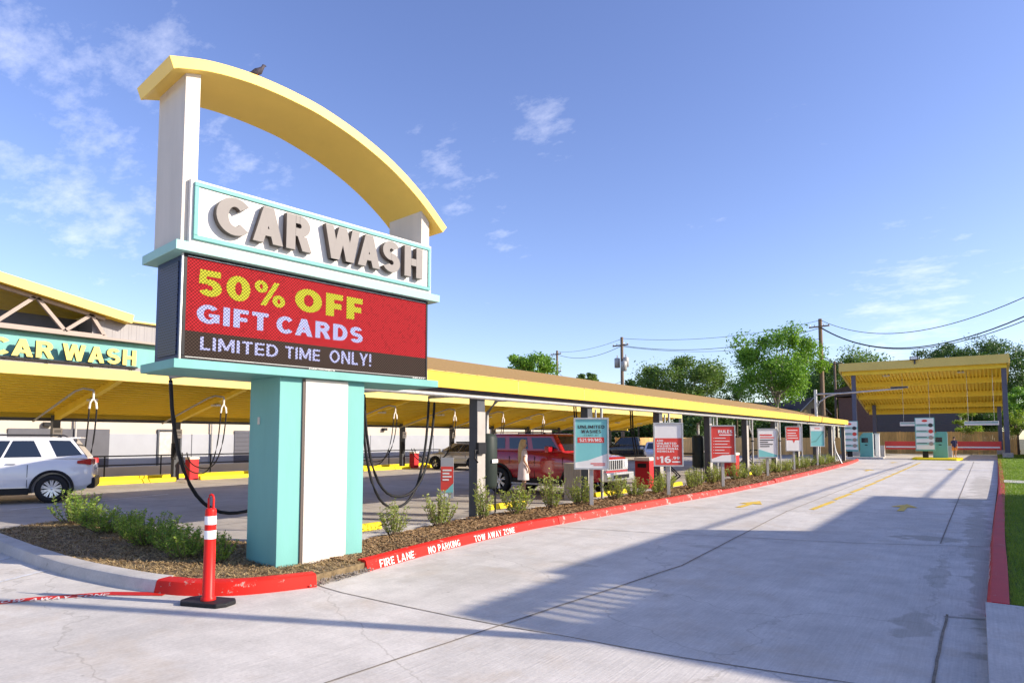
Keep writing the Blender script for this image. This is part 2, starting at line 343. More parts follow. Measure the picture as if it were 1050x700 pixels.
def thing(name, label, cat, loc=(0, 0, 0), rz=0.0, group=None):
    o = bpy.data.objects.new(name, None); col.objects.link(o); o.location = loc; o.rotation_euler = (0, 0, rz); o.empty_display_size = 0.2
    return tag(o, label, cat, group)
def struct(name, g, m, kind='structure', recalc=True):
    o = obj(name, g, m, recalc=recalc); o['kind'] = kind; return o
def copytree(o, parent=None):
    c = o.copy(); col.objects.link(c); c.parent = parent
    for ch in list(o.children): copytree(ch, c)
    return c
def dup(root, loc, rz, label, scale=None):
    c = copytree(root); c.location = loc; c.rotation_euler = (0, 0, rz); c['label'] = label
    if scale: c.scale = scale
    return c
ORD = ['first', 'second', 'third', 'fourth', 'fifth', 'sixth', 'seventh', 'eighth', 'ninth', 'tenth', 'eleventh', 'twelfth', 'thirteenth', 'fourteenth',
       'fifteenth', 'sixteenth', 'seventeenth', 'eighteenth', 'nineteenth', 'twentieth', 'twenty-first', 'twenty-second', 'twenty-third', 'twenty-fourth']
# block lettering drawn from stems, bars and elliptical bands; every stroke sits a hair proud of the last
def glyph(ch, T, H):
    B = lambda x0, x1, y0, y1: [(x0, y0), (x1, y0), (x1, y1), (x0, y1)]
    def A(cx, cy, rx, ry, a0, a1, n=16, t=None, h=None):
        t = t or T; h = h or H; n = max(4, int(abs(a1 - a0) / 12)); out = []
        an = [R(a0 + (a1 - a0) * i / n) for i in range(n + 1)]
        return ('band', [(cx + rx * math.cos(a), cy + ry * math.sin(a)) for a in an], [(cx + (rx - t) * math.cos(a), cy + (ry - h) * math.sin(a)) for a in an])
    D = lambda x0, y0, x1, y1, t: [(x0, y0), (x0 + t, y0), (x1 + t, y1), (x1, y1)]
    d = T * 1.06; q = 0.5 + H / 2; r2 = q / 2
    if ch == 'A': return 0.86, [D(0, 0, 0.43 - d / 2, 1, d), D(0.86 - d, 0, 0.43 - d / 2, 1, d), B(0.2, 0.66, 0.2, 0.2 + H * .85)]
    if ch == 'B': return 0.72, [B(0, T, 0, 1), B(T, .4, 1 - H, 1), B(T, .4, .5 - H / 2, .5 + H / 2), B(T, .4, 0, H), A(.4, 1 - r2, .3, r2, -90, 90), A(.4, r2, .32, r2, -90, 90)]
    if ch == 'C': return 0.74, [A(.43, .5, .43, .5, 42, 318)]
    if ch == 'D': return 0.78, [B(0, T, 0, 1), B(T, .34, 1 - H, 1), B(T, .34, 0, H), A(.34, .5, .44, .5, -90, 90)]
    if ch == 'E': return 0.62, [B(0, T, 0, 1), B(T, .62, 1 - H, 1), B(T, .58, .5 - H / 2, .5 + H / 2), B(T, .62, 0, H)]
    if ch == 'F': return 0.60, [B(0, T, 0, 1), B(T, .60, 1 - H, 1), B(T, .55, .46 - H / 2, .46 + H / 2)]
    if ch == 'G': return 0.84, [A(.43, .5, .43, .5, 42, 322), B(.44, .84, .36, .36 + H * .8), B(.84 - T * .9, .84, .08, .36)]
    if ch == 'H': return 0.78, [B(0, T, 0, 1), B(.78 - T, .78, 0, 1), B(T, .78 - T, .5 - H / 2, .5 + H / 2)]
    if ch == 'I': return T, [B(0, T, 0, 1)]
    if ch == 'K': return 0.78, [B(0, T, 0, 1), D(T * .9, .42, .76 - d, 1, d), D(.30, .55, .80 - d, 0, d)]
    if ch == 'L': return 0.58, [B(0, T, 0, 1), B(T, .58, 0, H)]
    if ch == 'M': return 0.98, [B(0, T, 0, 1), B(.98 - T, .98, 0, 1), D(0.02, 1, .49 - d / 2, .12, d), D(.96 - d, 1, .49 - d / 2, .12, d)]
    if ch == 'N': return 0.80, [B(0, T, 0, 1), B(.80 - T, .80, 0, 1), D(0, 1, .80 - d, 0, d)]
    if ch == 'O': return 0.90, [A(.45, .5, .45, .5, 0, 360)]
    if ch == '0': return 0.76, [A(.38, .5, .38, .5, 0, 360)]
    if ch == 'P': return 0.70, [B(0, T, 0, 1), B(T, .38, 1 - H, 1), B(T, .38, .38, .38 + H), A(.38, .69, .32, .31, -90, 90)]
    if ch == 'R': return 0.78, [B(0, T, 0, 1), B(T, .40, 1 - H, 1), B(T, .42, .40, .40 + H), A(.40, .70, .33, .30, -90, 90), D(.79 - d, 0, .33, .42, d)]
    if ch in 'S$':
        g = [A(.36, 1 - r2, .35, r2, 28, 270), A(.36, r2, .36, r2, 90, -152)]
        return 0.72, g + ([B(.36 - T * .25, .36 + T * .25, -.1, 1.1)] if ch == '$' else [])
    if ch == 'T': return 0.68, [B(0, .68, 1 - H, 1), B(.34 - T / 2, .34 + T / 2, 0, 1 - H)]
    if ch == 'U': return 0.78, [B(0, T, .36, 1), B(.78 - T, .78, .36, 1), A(.39, .38, .39, .38, 180, 360)]
    if ch == 'V': return 0.82, [D(0, 1, .41 - d / 2, 0, d), D(.82 - d, 1, .41 - d / 2, 0, d)]
    if ch == 'W': e = d * .92; return 1.18, [D(0, 1, .34 - e / 2, 0, e), D(.59 - e / 2, 1, .34 - e / 2, 0, e), D(.59 - e / 2, 1, .84 - e / 2, 0, e), D(1.18 - e, 1, .84 - e / 2, 0, e)]
    if ch == 'X': return 0.80, [D(0, 0, .80 - d, 1, d), D(.80 - d, 0, 0, 1, d)]
    if ch == 'Y': return 0.80, [D(0, 1, .40 - d / 2, .38, d), D(.80 - d, 1, .40 - d / 2, .38, d), B(.40 - T / 2, .40 + T / 2, 0, .42)]
    if ch == 'Z': return 0.70, [B(0, .70, 1 - H, 1), B(0, .70, 0, H), D(0, H, .70 - d, 1 - H, d)]
    if ch == '1': return 0.40, [B(.40 - T, .40, 0, 1), [(0, .66), (.40 - T, .80), (.40 - T, 1), (.0, .84)]]
    if ch == '2': return 0.70, [A(.35, .69, .35, .31, 160, -30), B(0, .70, 0, H), D(0, H, .66 - d * 1.1, .60, d * 1.1)]
    if ch == '5': return 0.72, [B(.06, .68, 1 - H, 1), B(.04, .04 + T * .8, .46, 1 - H), A(.36, .33, .36, .33, 118, -150)]
    if ch == '6': return 0.74, [A(.37, .33, .37, .33, 0, 360), A(.42, .5, .42, .5, 62, 200)]
    if ch == '9': return 0.74, [A(.37, .67, .37, .33, 0, 360), A(.32, .5, .42, .5, 20, -118)]
    if ch == '%': return 1.05, [A(.22, .75, .22, .25, 0, 360, t=T * .62, h=H * .62), A(.83, .25, .22, .25, 0, 360, t=T * .62, h=H * .62), D(.20, 0, .85 - d * .65, 1, d * .65)]
    if ch == '!': return T, [B(0, T, .32, 1.0), B(0, T, 0, H)]
    if ch == '.': return T, [B(0, T, 0, H)]
    if ch == '/': return 0.5, [D(0, 0, .5 - d * .8, 1, d * .8)]
    return 0.32, []
def text_mesh(s, x0, x1, z0, z1, y, ext=0.0, bold=0.0, mats=None, keep=False):
    """lettering fitted in the box x0..x1, z0..z1 of the XZ plane, facing -Y, standing at depth y"""
    T = 0.15 + bold * 1.9; H = 0.13 + bold * 1.6; gap = 0.14; cur = 0.0; items = []
    for ch in s:
        w, g = glyph(ch, T, H)
        for p in g: items.append((cur, p))
        cur += w + gap
    cur -= gap; sx = (x1 - x0) / cur; sz = (z1 - z0); g = MB(); k = 0
    for off, p in items:
        step = (k % 5) * (0.0004 if sz < 2 else 0.01); k += 1; ya = y - ext - step; yb = y
        f = lambda q: (x0 + (off + q[0]) * sx, z0 + q[1] * sz)
        if isinstance(p, tuple):
            o = [f(q) for q in p[1]]; i_ = [f(q) for q in p[2]]; n = len(o)
            vs = [(a, ya, b) for a, b in o] + [(a, ya, b) for a, b in i_]
            fs = [(j, j + 1, n + j + 1, n + j) for j in range(n - 1)]
            if ext:
                vs += [(a, yb, b) for a, b in o] + [(a, yb, b) for a, b in i_]
                fs += [(j, 2 * n + j, 2 * n + j + 1, j + 1) for j in range(n - 1)] + [(n + j, n + j + 1, 3 * n + j + 1, 3 * n + j) for j in range(n - 1)] + [(0, n, 3 * n, 2 * n), (n - 1, 3 * n - 1, 4 * n - 1, 2 * n - 1)]
            g.add(vs, fs)
        else:
            o = [f(q) for q in p]; n = len(o); vs = [(a, ya, b) for a, b in o]; fs = [tuple(range(n))]
            if ext: vs += [(a, yb, b) for a, b in o]; fs += [(j, (j + 1) % n, (j + 1) % n + n, j + n) for j in range(n)]
            g.add(vs, fs)
    me = g.mesh('lettering'); b = bmesh.new(); b.from_mesh(me); bmesh.ops.recalc_face_normals(b, faces=b.faces)
    for f_ in b.faces:
        f_.normal_update()
        if abs(f_.normal.y) > 0.99 and f_.normal.y > 0 and (not ext or abs(f_.calc_center_median().y - (y - ext)) < 0.01 + step): f_.normal_flip()
    b.to_mesh(me); b.free()
    if mats:
        for m in mats: me.materials.append(m)
        if len(mats) > 1:
            for p in me.polygons: p.material_index = 0 if abs(p.normal.y) > 0.9 else 1
    return me
def join_meshes(mes, name):
    b = bmesh.new()
    for me in mes: b.from_mesh(me)
    out = bpy.data.meshes.new(name); b.to_mesh(out); b.free()
    for m in mes[0].materials: out.materials.append(m)
    return out
def bars_mb(rows, y, th=0.002):
    g = MB()
    for (x0, x1, z0, z1) in rows: g.box(x0, x1, y - th, y, z0, z1)
    return g

# ------------------------------------------------------------------ ground
struct('ground', MB().sheet([(-900, -700), (900, -700), (900, 1200), (-900, 1200)], -0.03), M['field'])
struct('car_park', MB().sheet([(-31.9, -30), (-6.3, -30), (-6.3, 84), (-31.9, 84)], 0.0), M['lot'])
struct('pay_lane', MB().sheet([(-9.4, 4.4), (0.02, 4.4), (0.12, 13.5), (0.6, 31), (1.42, 69.6), (1.7, 84.5), (-11, 84.5), (-11, 56), (-8.7, 52)], 0.004), M['lane'])
struct('street_apron', MB().sheet([(-31, -30), (14, -30), (14, 7.9), (0.01, 7.9), (0.0, 5.3), (-0.92, 5.26), (-1.97, 5.1), (-3.0, 5.03), (-4.2, 4.96), (-5.9, 4.97), (-6.7, 5.1), (-6.9, 4.3), (-7.9, 3.7), (-9.6, 3.55), (-12.3, 3.72), (-14, 3.85), (-17, 4.15), (-24, 4.85), (-31, 5.6)], 0.008), M['apron'])
def strip(pts, w, z, g=None):
    g = g or MB(); P = [Vector((x, y, 0)) for x, y in pts]; L = []; Rr = []
    for i, p in enumerate(P):
        t = (P[min(i + 1, len(P) - 1)] - P[max(i - 1, 0)]).normalized(); n = Vector((-t.y, t.x, 0)) * w / 2
        L.append((p + n)); Rr.append((p - n))
    k = len(P); g.add([(q.x, q.y, z) for q in L + Rr], [(i, i + k, i + k + 1, i + 1) for i in range(k - 1)]); return g
def wob(a, b, n=14, amp=0.006):
    return [(a[0] + (b[0] - a[0]) * i / n + random.uniform(-amp, amp), a[1] + (b[1] - a[1]) * i / n + random.uniform(-amp, amp)) for i in range(n + 1)]
g = strip([(-6.66, 5.11), (-6.3, 5.02), (-5.91, 4.97), (-5.0, 4.95), (-4.21, 4.95), (-3.6, 4.98), (-3.02, 5.04), (-2.5, 5.06), (-1.97, 5.1), (-1.4, 5.18), (-0.92, 5.26), (-0.33, 5.34)], 0.016, 0.012)
strip(wob((-0.30, 7.85), (-0.33, 4.6)), 0.022, 0.0125, g)
struct('expansion_joint', g, M['joint'])
g = MB()
for a, b in [((-3.85, 3.1), (-3.36, 8.7)), ((-3.36, 8.7), (-3.75, 16.6)), ((-3.75, 16.6), (-3.9, 60)), ((-0.55, 13), (-0.2, 60)), ((-7, 11.0), (-4.4, 11.5)), ((-4.4, 11.52), (-1.68, 12.26)),
             ((-1.68, 12.26), (0.08, 13.05)), ((-6.6, 15.9), (-3.76, 16.7)), ((-3.76, 16.7), (0.15, 18.3)), ((-6.4, 21.6), (0.3, 23.6)), ((-6.3, 27.6), (0.4, 29.2)), ((-6.5, 33.5), (0.6, 35.6)), ((-6.8, 40), (0.8, 42)), ((-7, 47), (1, 49)),
             ((-3.85, 3.1), (-1.9, -3)), ((-0.33, 7.75), (0.0, 7.85))]:
    strip(wob(a, b), 0.022, 0.0118, g)
struct('saw_joint', g, M['sawcut'])
g = MB()
for xx in (-12.5, -17, -21.8): strip(wob((xx, 5.6), (xx + 0.2, 60)), 0.02, 0.004, g)
for yy in (9.5, 14, 18.6, 23.2, 27.8, 32.4, 37, 42): strip(wob((-28, yy), (-9, yy + 0.3)), 0.02, 0.004, g)
struct('car_park_joint', g, M['sawcut'])
# painted markings
def arrow(cx, cy, s, flip=1):
    a = [(-0.06, -0.9), (0.06, -0.9), (0.06, -0.05), (0.24, -0.05), (0.0, 0.7), (-0.24, -0.05), (-0.06, -0.05)]
    return [(cx + x * s, cy + y * s) for x, y in a]
g = MB()
for cx, cy in ((-4.95, 17.9), (-1.55, 19.3), (-4.85, 40.3), (-1.25, 44.2), (-4.9, 54)): g.sheet(arrow(cx, cy, 1.25), 0.014)
yy = 17.3
g2 = MB()
while yy < 54: strip([(-3.34, yy), (-3.28, yy + 2.6)], 0.13, 0.0145, g); yy += 3.1
struct('lane_arrow_marking', g, M['roadyellow'])
g = MB()
for a, b in (((-11.3, 3.25), (-11.75, 3.75)), ((-9.6, 2.7), (-10.05, 3.5)), ((-13.2, 3.2), (-13.8, 4.1)), ((-19.2, 5.9), (-20.6, 10.4))): strip([a, b], 0.09, 0.0135, g)
struct('bay_line_marking', g, M['roadwhite'])
struct('tow_away_marking', strip([(-7.45, 3.78), (-8.0, 3.42), (-8.4, 2.85), (-8.62, 2.2), (-8.7, 1.2)], 0.16, 0.0132), M['red'])
# kerbs
def offset_path(pts, d):
    P = [Vector((x, y, 0)) for x, y in pts]; out = []
    for i, p in enumerate(P):
        t = (P[min(i + 1, len(P) - 1)] - P[max(i - 1, 0)]).normalized(); out.append(p + Vector((-t.y, t.x, 0)) * d)
    return out
def smooth_path(pts, n=6):
    P = [Vector((x, y, 0)) for x, y in pts]; out = []
    for i in range(len(P) - 1):
        p0, p1, p2, p3 = P[max(i - 1, 0)], P[i], P[i + 1], P[min(i + 2, len(P) - 1)]
        for k in range(n):
            t = k / n; q = 0.5 * ((2 * p1) + (p2 - p0) * t + (2 * p0 - 5 * p1 + 4 * p2 - p3) * t * t + (3 * p1 - p0 - 3 * p2 + p3) * t ** 3); out.append((q.x, q.y))
    out.append((P[-1].x, P[-1].y)); return out
def kerb(name, pts, m, h=0.155, w=0.17, side=1, rnd=0.03):
    """side = +1: body lies to the left of the path direction"""
    prof = [(0.0, -0.02), (0.035, h - rnd), (0.045, h - rnd * 0.4), (0.07, h), (w, h), (w, -0.02)]
    lines = [offset_path(pts, side * a) for a, z in prof]; k = len(pts); g = MB(); n = len(prof)
    vs = [(lines[j][i].x, lines[j][i].y, prof[j][1]) for i in range(k) for j in range(n)]
    g.add(vs, [(i * n + j, i * n + j + 1, (i + 1) * n + j + 1, (i + 1) * n + j) for i in range(k - 1) for j in range(n - 1)] + [tuple(range(n)), tuple(range((k - 1) * n, k * n))])
    o_ = struct(name, g, m); o_.data.polygons.foreach_set('use_smooth', [True] * len(o_.data.polygons)); o_.data.set_sharp_from_angle(angle=R(28)); return o_
KL = smooth_path([(-6.56, 5.95), (-6.85, 8.0), (-7.0, 10.2), (-6.95, 11.4)], 5)
kerb('kerb', KL, M['red'])
KL2 = smooth_path([(-6.945, 11.42), (-6.72, 16.2), (-6.5, 20.5)], 5)
kerb('kerb', KL2, M['redfaded'])
KL2b = smooth_path([(-6.5, 20.52), (-6.44, 22), (-6.4, 26.6)], 4)
kerb('kerb', KL2b, M['redfaded'], h=0.12)
KL3 = smooth_path([(-6.4, 26.7), (-6.6, 38), (-7.0, 50), (-7.5, 57)], 5)
kerb('kerb', KL3, M['redfaded'])
KF = smooth_path([(-6.36, 4.98), (-6.7, 4.25), (-7.2, 3.86), (-7.62, 3.72)], 6)
kerb('kerb', KF, M['red'], side=-1, w=0.23)
KG = smooth_path([(-7.63, 3.72), (-8.2, 3.62), (-9.6, 3.52), (-11.2, 3.58), (-12.3, 3.66), (-14.0, 3.8), (-17, 4.1), (-24, 4.8)], 6)
kerb('kerb', KG, M['kerbcon'], side=-1, w=0.26)
KR = smooth_path([(0.0, 8.0), (0.06, 10.5), (0.12, 13.5), (0.3, 20), (0.6, 31), (1.42, 69.6), (1.7, 78)], 5)
kerb('kerb', KR, M['darkred'], side=-1, w=0.2)
# bed rear kerb, flush with the car park
BR = smooth_path([(-8.05, 6.4), (-8.25, 8.3), (-8.6, 10.6), (-8.5, 13), (-8.35, 16), (-8.2, 25), (-8.2, 50), (-8.6, 56)], 5)
kerb('kerb', BR, M['kerbcon'], side=1, h=0.11, w=0.16)
# footway at the mouth of the lane
g = MB().slab([(0.01, 7.98), (0.0, -8), (3, -8), (3, 7.98)], -0.02, 0.15); struct('footway', g, M['walk'])
# lawn
LA = [(0.2, 8.0), (6, 8.0), (9, 84), (1.9, 84), (1.62, 69.6), (0.8, 31), (0.5, 20), (0.32, 13.5), (0.26, 10.5)]
struct('lawn', MB().sheet(LA, 0.125), M['turf'])
def blades(region, n, hmin, hmax, w, zf):
    g = MB()
    for _ in range(n):
        x, y, z = region(); h = random.uniform(hmin, hmax); a = random.uniform(0, 6.28); ww = w
        dx, dy = math.cos(a) * ww, math.sin(a) * ww; lx, ly = random.uniform(-.5, .5) * h, random.uniform(-.5, .5) * h
        g.add([(x - dx, y - dy, z), (x + dx, y + dy, z), (x + lx, y + ly, z + h)], [(0, 1, 2)])
    return g
def lawn_pt():
    while True:
        t = random.random() ** 1.6; y = 8.05 + t * 70
        x0 = 0.22 + (y - 8) * 0.0198; x1 = 0.0575 * y + 0.35
        if x1 > x0: return random.uniform(x0, x1), y, 0.12
g = MB()
for _ in range(52000):
    x, y, z = lawn_pt(); sc = 1 + (y - 8) / 22; h = random.uniform(0.03, 0.06) * (0.6 + 0.4 * sc); a = random.uniform(0, 6.28); ww = 0.004 * sc
    dx, dy = math.cos(a) * ww, math.sin(a) * ww
    g.add([(x - dx, y - dy, z), (x + dx, y + dy, z), (x + random.uniform(-.6, .6) * h, y + random.uniform(-.6, .6) * h, z + h)], [(0, 1, 2)])
o = struct('grass', g, M['grass'], 'stuff', recalc=False); tag(o, 'short mown green lawn grass right of the red kerb', 'grass')

struct('path', MB().slab([(0.75, 29.5), (3.2, 29.3), (3.2, 31.0), (0.8, 31.2)], 0.10, 0.165), M['walk'])
# planting beds
def lerp_path(P, y):
    for (x0, y0), (x1, y1) in zip(P, P[1:]):
        if (y0 <= y <= y1) or (y1 <= y <= y0): return x0 + (x1 - x0) * (y - y0) / ((y1 - y0) or 1)
    return P[-1][0] if y > max(P[0][1], P[-1][1]) else P[0][0]
KALL = KL + KL2 + KL2b + KL3
def bed_grid(f_in, f_out, y0, y1, ny, nx, z, amp=0.03):
    g = MB(); vs = []
    for i in range(ny + 1):
        y = y0 + (y1 - y0) * i / ny; a, b = f_in(y), f_out(y)
        for j in range(nx + 1):
            t = j / nx; x = a + (b - a) * t
            zz = z + amp * math.sin(t * math.pi) + 0.02 * math.sin(x * 5.1 + y * 3.3) * math.sin(y * 2.3) * (0 if j in (0, nx) else 1)
            vs.append((x, y, zz))
    m = nx + 1
    g.add(vs, [(i * m + j, i * m + j + 1, (i + 1) * m + j + 1, (i + 1) * m + j) for i in range(ny) for j in range(nx)], True); return g
inx = lambda y: lerp_path(BR, y) - 0.0
outx = lambda y: lerp_path(KALL, y) - 0.13
struct('planting_bed', bed_grid(inx, outx, 5.75, 56, 160, 10, 0.105), M['mulchbase'])
BEDF = [(-7.3, 3.9), (-6.5, 5.0), (-6.62, 5.95), (-6.8, 6.5), (-8.1, 6.45), (-9.2, 6.0), (-10.6, 5.75), (-13.2, 5.9), (-14.9, 5.8), (-14.7, 5.0), (-14.2, 4.05), (-12.3, 3.88), (-11.2, 3.80), (-9.6, 3.75), (-8.2, 3.84)]
struct('planting_bed', MB().slab(BEDF, -0.02, 0.118), M['strawbase'])
def inpoly(x, y, P):
    c = False; j = len(P) - 1
    for i in range(len(P)):
        if (P[i][1] > y) != (P[j][1] > y) and x < (P[j][0] - P[i][0]) * (y - P[i][1]) / (P[j][1] - P[i][1]) + P[i][0]: c = not c
        j = i
    return c
def chip(g, x, y, z, l, w, tilt=0.5):
    a = random.uniform(0, 6.28); t = random.uniform(-tilt, tilt); dx, dy, dz = math.cos(a) * l, math.sin(a) * l, math.sin(t) * l
    nx, ny = -math.sin(a) * w, math.cos(a) * w; nz = random.uniform(-tilt, tilt) * w
    g.add([(x - dx - nx, y - dy - ny, z - dz - nz), (x + dx - nx, y + dy - ny, z + dz - nz), (x + dx + nx, y + dy + ny, z + dz + nz), (x - dx + nx, y - dy + ny, z - dz + nz)], [(0, 1, 2, 3)])
g = MB()
for _ in range(34000):
    t = random.random() ** 2.0; y = 5.8 + t * 44; a, b = inx(y), outx(y); x = random.uniform(a, b); s = 1 + (y - 6) / 14
    u = (x - a) / (b - a)
    chip(g, x, y, 0.113 + 0.03 * math.sin(u * math.pi) + random.uniform(0, 0.016), random.uniform(0.012, 0.034) * min(s, 2.2), random.uniform(0.004, 0.009) * min(s, 2.2))
o = struct('mulch', g, M['chips'], 'stuff', recalc=False); tag(o, 'brown wood chip mulch along the red kerb bed', 'mulch')
g = MB(); k = 0
while k < 24000:
    x, y = random.uniform(-16.2, -6.5), random.uniform(3.8, 6.5)
    if not inpoly(x, y, BEDF): continue
    k += 1; chip(g, x, y, 0.124 + random.uniform(0, 0.02), random.uniform(0.012, 0.042), random.uniform(0.002, 0.005), 0.7)
o = struct('straw', g, M['straw'], 'stuff', recalc=False); tag(o, 'dry tan straw and clippings covering the bed behind the bollard', 'straw')
g = MB()
for _ in range(1500):
    x, y = random.uniform(-6.95, -6.3), random.uniform(4.9, 6.0)
    if x > -6.33 - (y - 4.9) * 0.16: continue
    r = random.uniform(0.008, 0.022); z = 0.02 + (0.10 if x < -6.62 else 0.03) * random.random()
    vs = [(x + r * random.uniform(.6, 1) * dx, y + r * random.uniform(.6, 1) * dy, z + r * 0.7 * dz) for dx, dy, dz in ((1, 0, 0), (0, 1, 0), (-1, 0, 0), (0, -1, 0), (0, 0, 1), (0, 0, -1))]
    g.add(vs, [(0, 1, 4), (1, 2, 4), (2, 3, 4), (3, 0, 4), (1, 0, 5), (2, 1, 5), (3, 2, 5), (0, 3, 5)])
o = struct('gravel', g, M['gravel'], 'stuff', recalc=False); tag(o, 'small tan gravel spilling between the two red kerb ends', 'gravel')

# kerb lettering
def word_on_kerb(s, y0, y1, h0, h1, path, face=1):
    me = text_mesh(s, 0, 1, 0, 1, 0, bold=0.03, mats=[M['whitetext']])
    xa, xb = lerp_path(path, y0), lerp_path(path, y1)
    for v in me.vertices:
        t, z = v.co.x, v.co.z; yk = v.co.y; y = y0 + (y1 - y0) * t; zz = h0 + (h1 - h0) * z
        x = lerp_path(path, y) + face * (-(0.035 * zz / 0.125) + 0.004 - yk)
        v.co = (x, y, zz)
    o = struct('kerb_lettering', me, None); return o
word_on_kerb('FIRE LANE', 6.2, 6.98, 0.015, 0.115, KL); word_on_kerb('NO PARKING', 7.34, 8.2, 0.015, 0.115, KL); word_on_kerb('TOW AWAY ZONE', 8.62, 9.9, 0.015, 0.115, KL)
def word_right(s, y0, y1):
    me = text_mesh(s, 0, 1, 0, 1, 0, bold=0.02, mats=[M['whitetext']])
    for v in me.vertices:
        t, z = v.co.x, v.co.z; yk = v.co.y; y = y1 + (y0 - y1) * t; zz = 0.02 + 0.09 * z; v.co = (lerp_path(KR, y) + 0.035 * zz / 0.125 - 0.004 + yk, y, zz)
    struct('kerb_lettering', me, None)
word_right('FIRE LANE', 9.6, 10.6); word_right('NO PARKING', 11.0, 12.4); word_right('TOW AWAY ZONE', 13.2, 15.2)
me = text_mesh('TOW AWAY ZONE', 0, 1, 0, 1, 0, bold=0.02, mats=[M['whitetext']])
for v in me.vertices:
    t, z = v.co.x, v.co.z; v.co = (-8.52 + 0.62 * t - 0.12 * z + 0.02, 2.48 + 0.88 * t + 0.07 * z, 0.0145 - v.co.y)
struct('painted_lettering', me, None)

# ------------------------------------------------------------------ the monument sign
SA = R(90 - 6.66)
sg = thing('monument_sign', 'tall teal and white CAR WASH sign with yellow arch over a red message board', 'sign', (-7.244, 5.032, 0), SA)
base = obj('post', MB().box(0, 1.29, 0, 0.8, -0.02, 2.54), M['teal'], sg, 0.006)
obj('centre_panel', MB().box(0.35, 1.0, -0.03, 0.0, 0.06, 2.53), M['cream'], base, 0.004)
obj('trim', MB().box(0.315, 0.347, -0.022, 0.0, 0.06, 2.53), M['letterside'], base)
obj('outlet_cover', MB().box(-0.012, 0.0, 0.50, 0.56, 1.93, 2.03), M['galv'], base, 0.003)
obj('lower_ledge', MB().box(-1.34, 2.58, -0.12, 0.93, 2.54, 2.645), M['teal'], sg, 0.006)
cab = obj('display_cabinet', MB().box(-1.22, 2.42, 0.0, 0.82, 2.647, 3.885), M['navy'], sg, 0.006)
vm, vnt, vb = newmat('vent_panel_navy'); vb.inputs['Roughness'].default_value = 0.45
vtc = vnt.nodes.new('ShaderNodeTexCoord'); vmp = vnt.nodes.new('ShaderNodeMapping'); vmp.inputs['Rotation'].default_value = (0, R(90), R(90)); vnt.links.new(vtc.outputs['Object'], vmp.inputs[0])
vsx = vnt.nodes.new('ShaderNodeSeparateXYZ'); vnt.links.new(vtc.outputs['Object'], vsx.inputs[0]); vcb = vnt.nodes.new('ShaderNodeCombineXYZ'); vnt.links.new(vsx.outputs[1], vcb.inputs[0]); vnt.links.new(vsx.outputs[2], vcb.inputs[1])
vbr = vnt.nodes.new('ShaderNodeTexBrick'); vbr.inputs['Scale'].default_value = 9.0; vbr.inputs['Mortar Size'].default_value = 0.035; vbr.inputs['Color1'].default_value = vbr.inputs['Color2'].default_value = (0.004, 0.006, 0.014, 1); vbr.inputs['Mortar'].default_value = (0.04, 0.06, 0.14, 1)
vbr.inputs['Brick Width'].default_value = 0.62; vbr.inputs['Row Height'].default_value = 0.3
vnt.links.new(vcb.outputs[0], vbr.inputs[0]); vnt.links.new(vbr.outputs[0], vb.inputs['Base Color'])
obj('vent_panel', MB().box(-1.232, -1.221, 0.14, 0.70, 2.72, 3.82), vm, cab, 0.003)
obj('display_bezel', MB().box(-1.235, 2.43, -0.03, -0.001, 2.652, 2.695).box(-1.235, 2.43, -0.03, -0.001, 3.845, 3.882).box(-1.235, -1.195, -0.03, -0.001, 2.697, 3.843).box(2.40, 2.43, -0.03, -0.001, 2.697, 3.843), M['black'], cab, 0.003)
obj('display_edge_trim', MB().box(-1.19, 2.395, -0.034, -0.031, 3.852, 3.858).box(-1.19, 2.395, -0.034, -0.031, 2.682, 2.687).box(-1.252, -1.237, -0.03, 0.0, 2.655, 3.88), M['galv'], cab)
def ledmat(name, c, strength, pat=True):
    m, nt, b = newmat(name); b.inputs['Roughness'].default_value = 0.7; b.inputs['Specular IOR Level'].default_value = 0.08
    tc = nt.nodes.new('ShaderNodeTexCoord'); mp = nt.nodes.new('ShaderNodeMapping'); nt.links.new(tc.outputs['Object'], mp.inputs[0])
    mp.inputs['Rotation'].default_value = (R(90), 0, 0); mp.inputs['Scale'].default_value = (48, 48, 48)
    ck = nt.nodes.new('ShaderNodeTexChecker'); ck.inputs['Scale'].default_value = 1.0; nt.links.new(mp.outputs[0], ck.inputs[0])
    cc = mixc(nt, ck.outputs['Fac'], tuple(x * 0.5 for x in c), tuple(min(1, x * 1.35) for x in c))
    n = noise(nt, tc.outputs['Object'], 24, 2, 0.5)
    if pat: cc = mixc(nt, ramp(nt, n, [(0.58, 0.0), (0.62, 0.35)]), cc, tuple(x * 0.4 for x in c))
    nt.links.new(mixc(nt, 1.0, cc, (0.30, 0.30, 0.30), 'MULTIPLY'), b.inputs['Base Color']); nt.links.new(cc, b.inputs['Emission Color']); b.inputs['Emission Strength'].default_value = strength
    return m
LR = ledmat('led_red', (0.40, 0.016, 0.022), 0.5); LB = ledmat('led_brown', (0.05, 0.032, 0.025), 0.5, False)
LY = ledmat('led_yellow', (0.44, 0.42, 0.03), 0.5, False); LW = ledmat('led_lilac', (0.36, 0.37, 0.60), 0.55, False)
scr = obj('display_screen', MB().box(-1.193, 2.398, -0.02, -0.002, 2.99, 3.843), LR, sg)
obj('display_lower_band', MB().box(-1.193, 2.398, -0.02, -0.002, 2.697, 2.989), LB, scr)
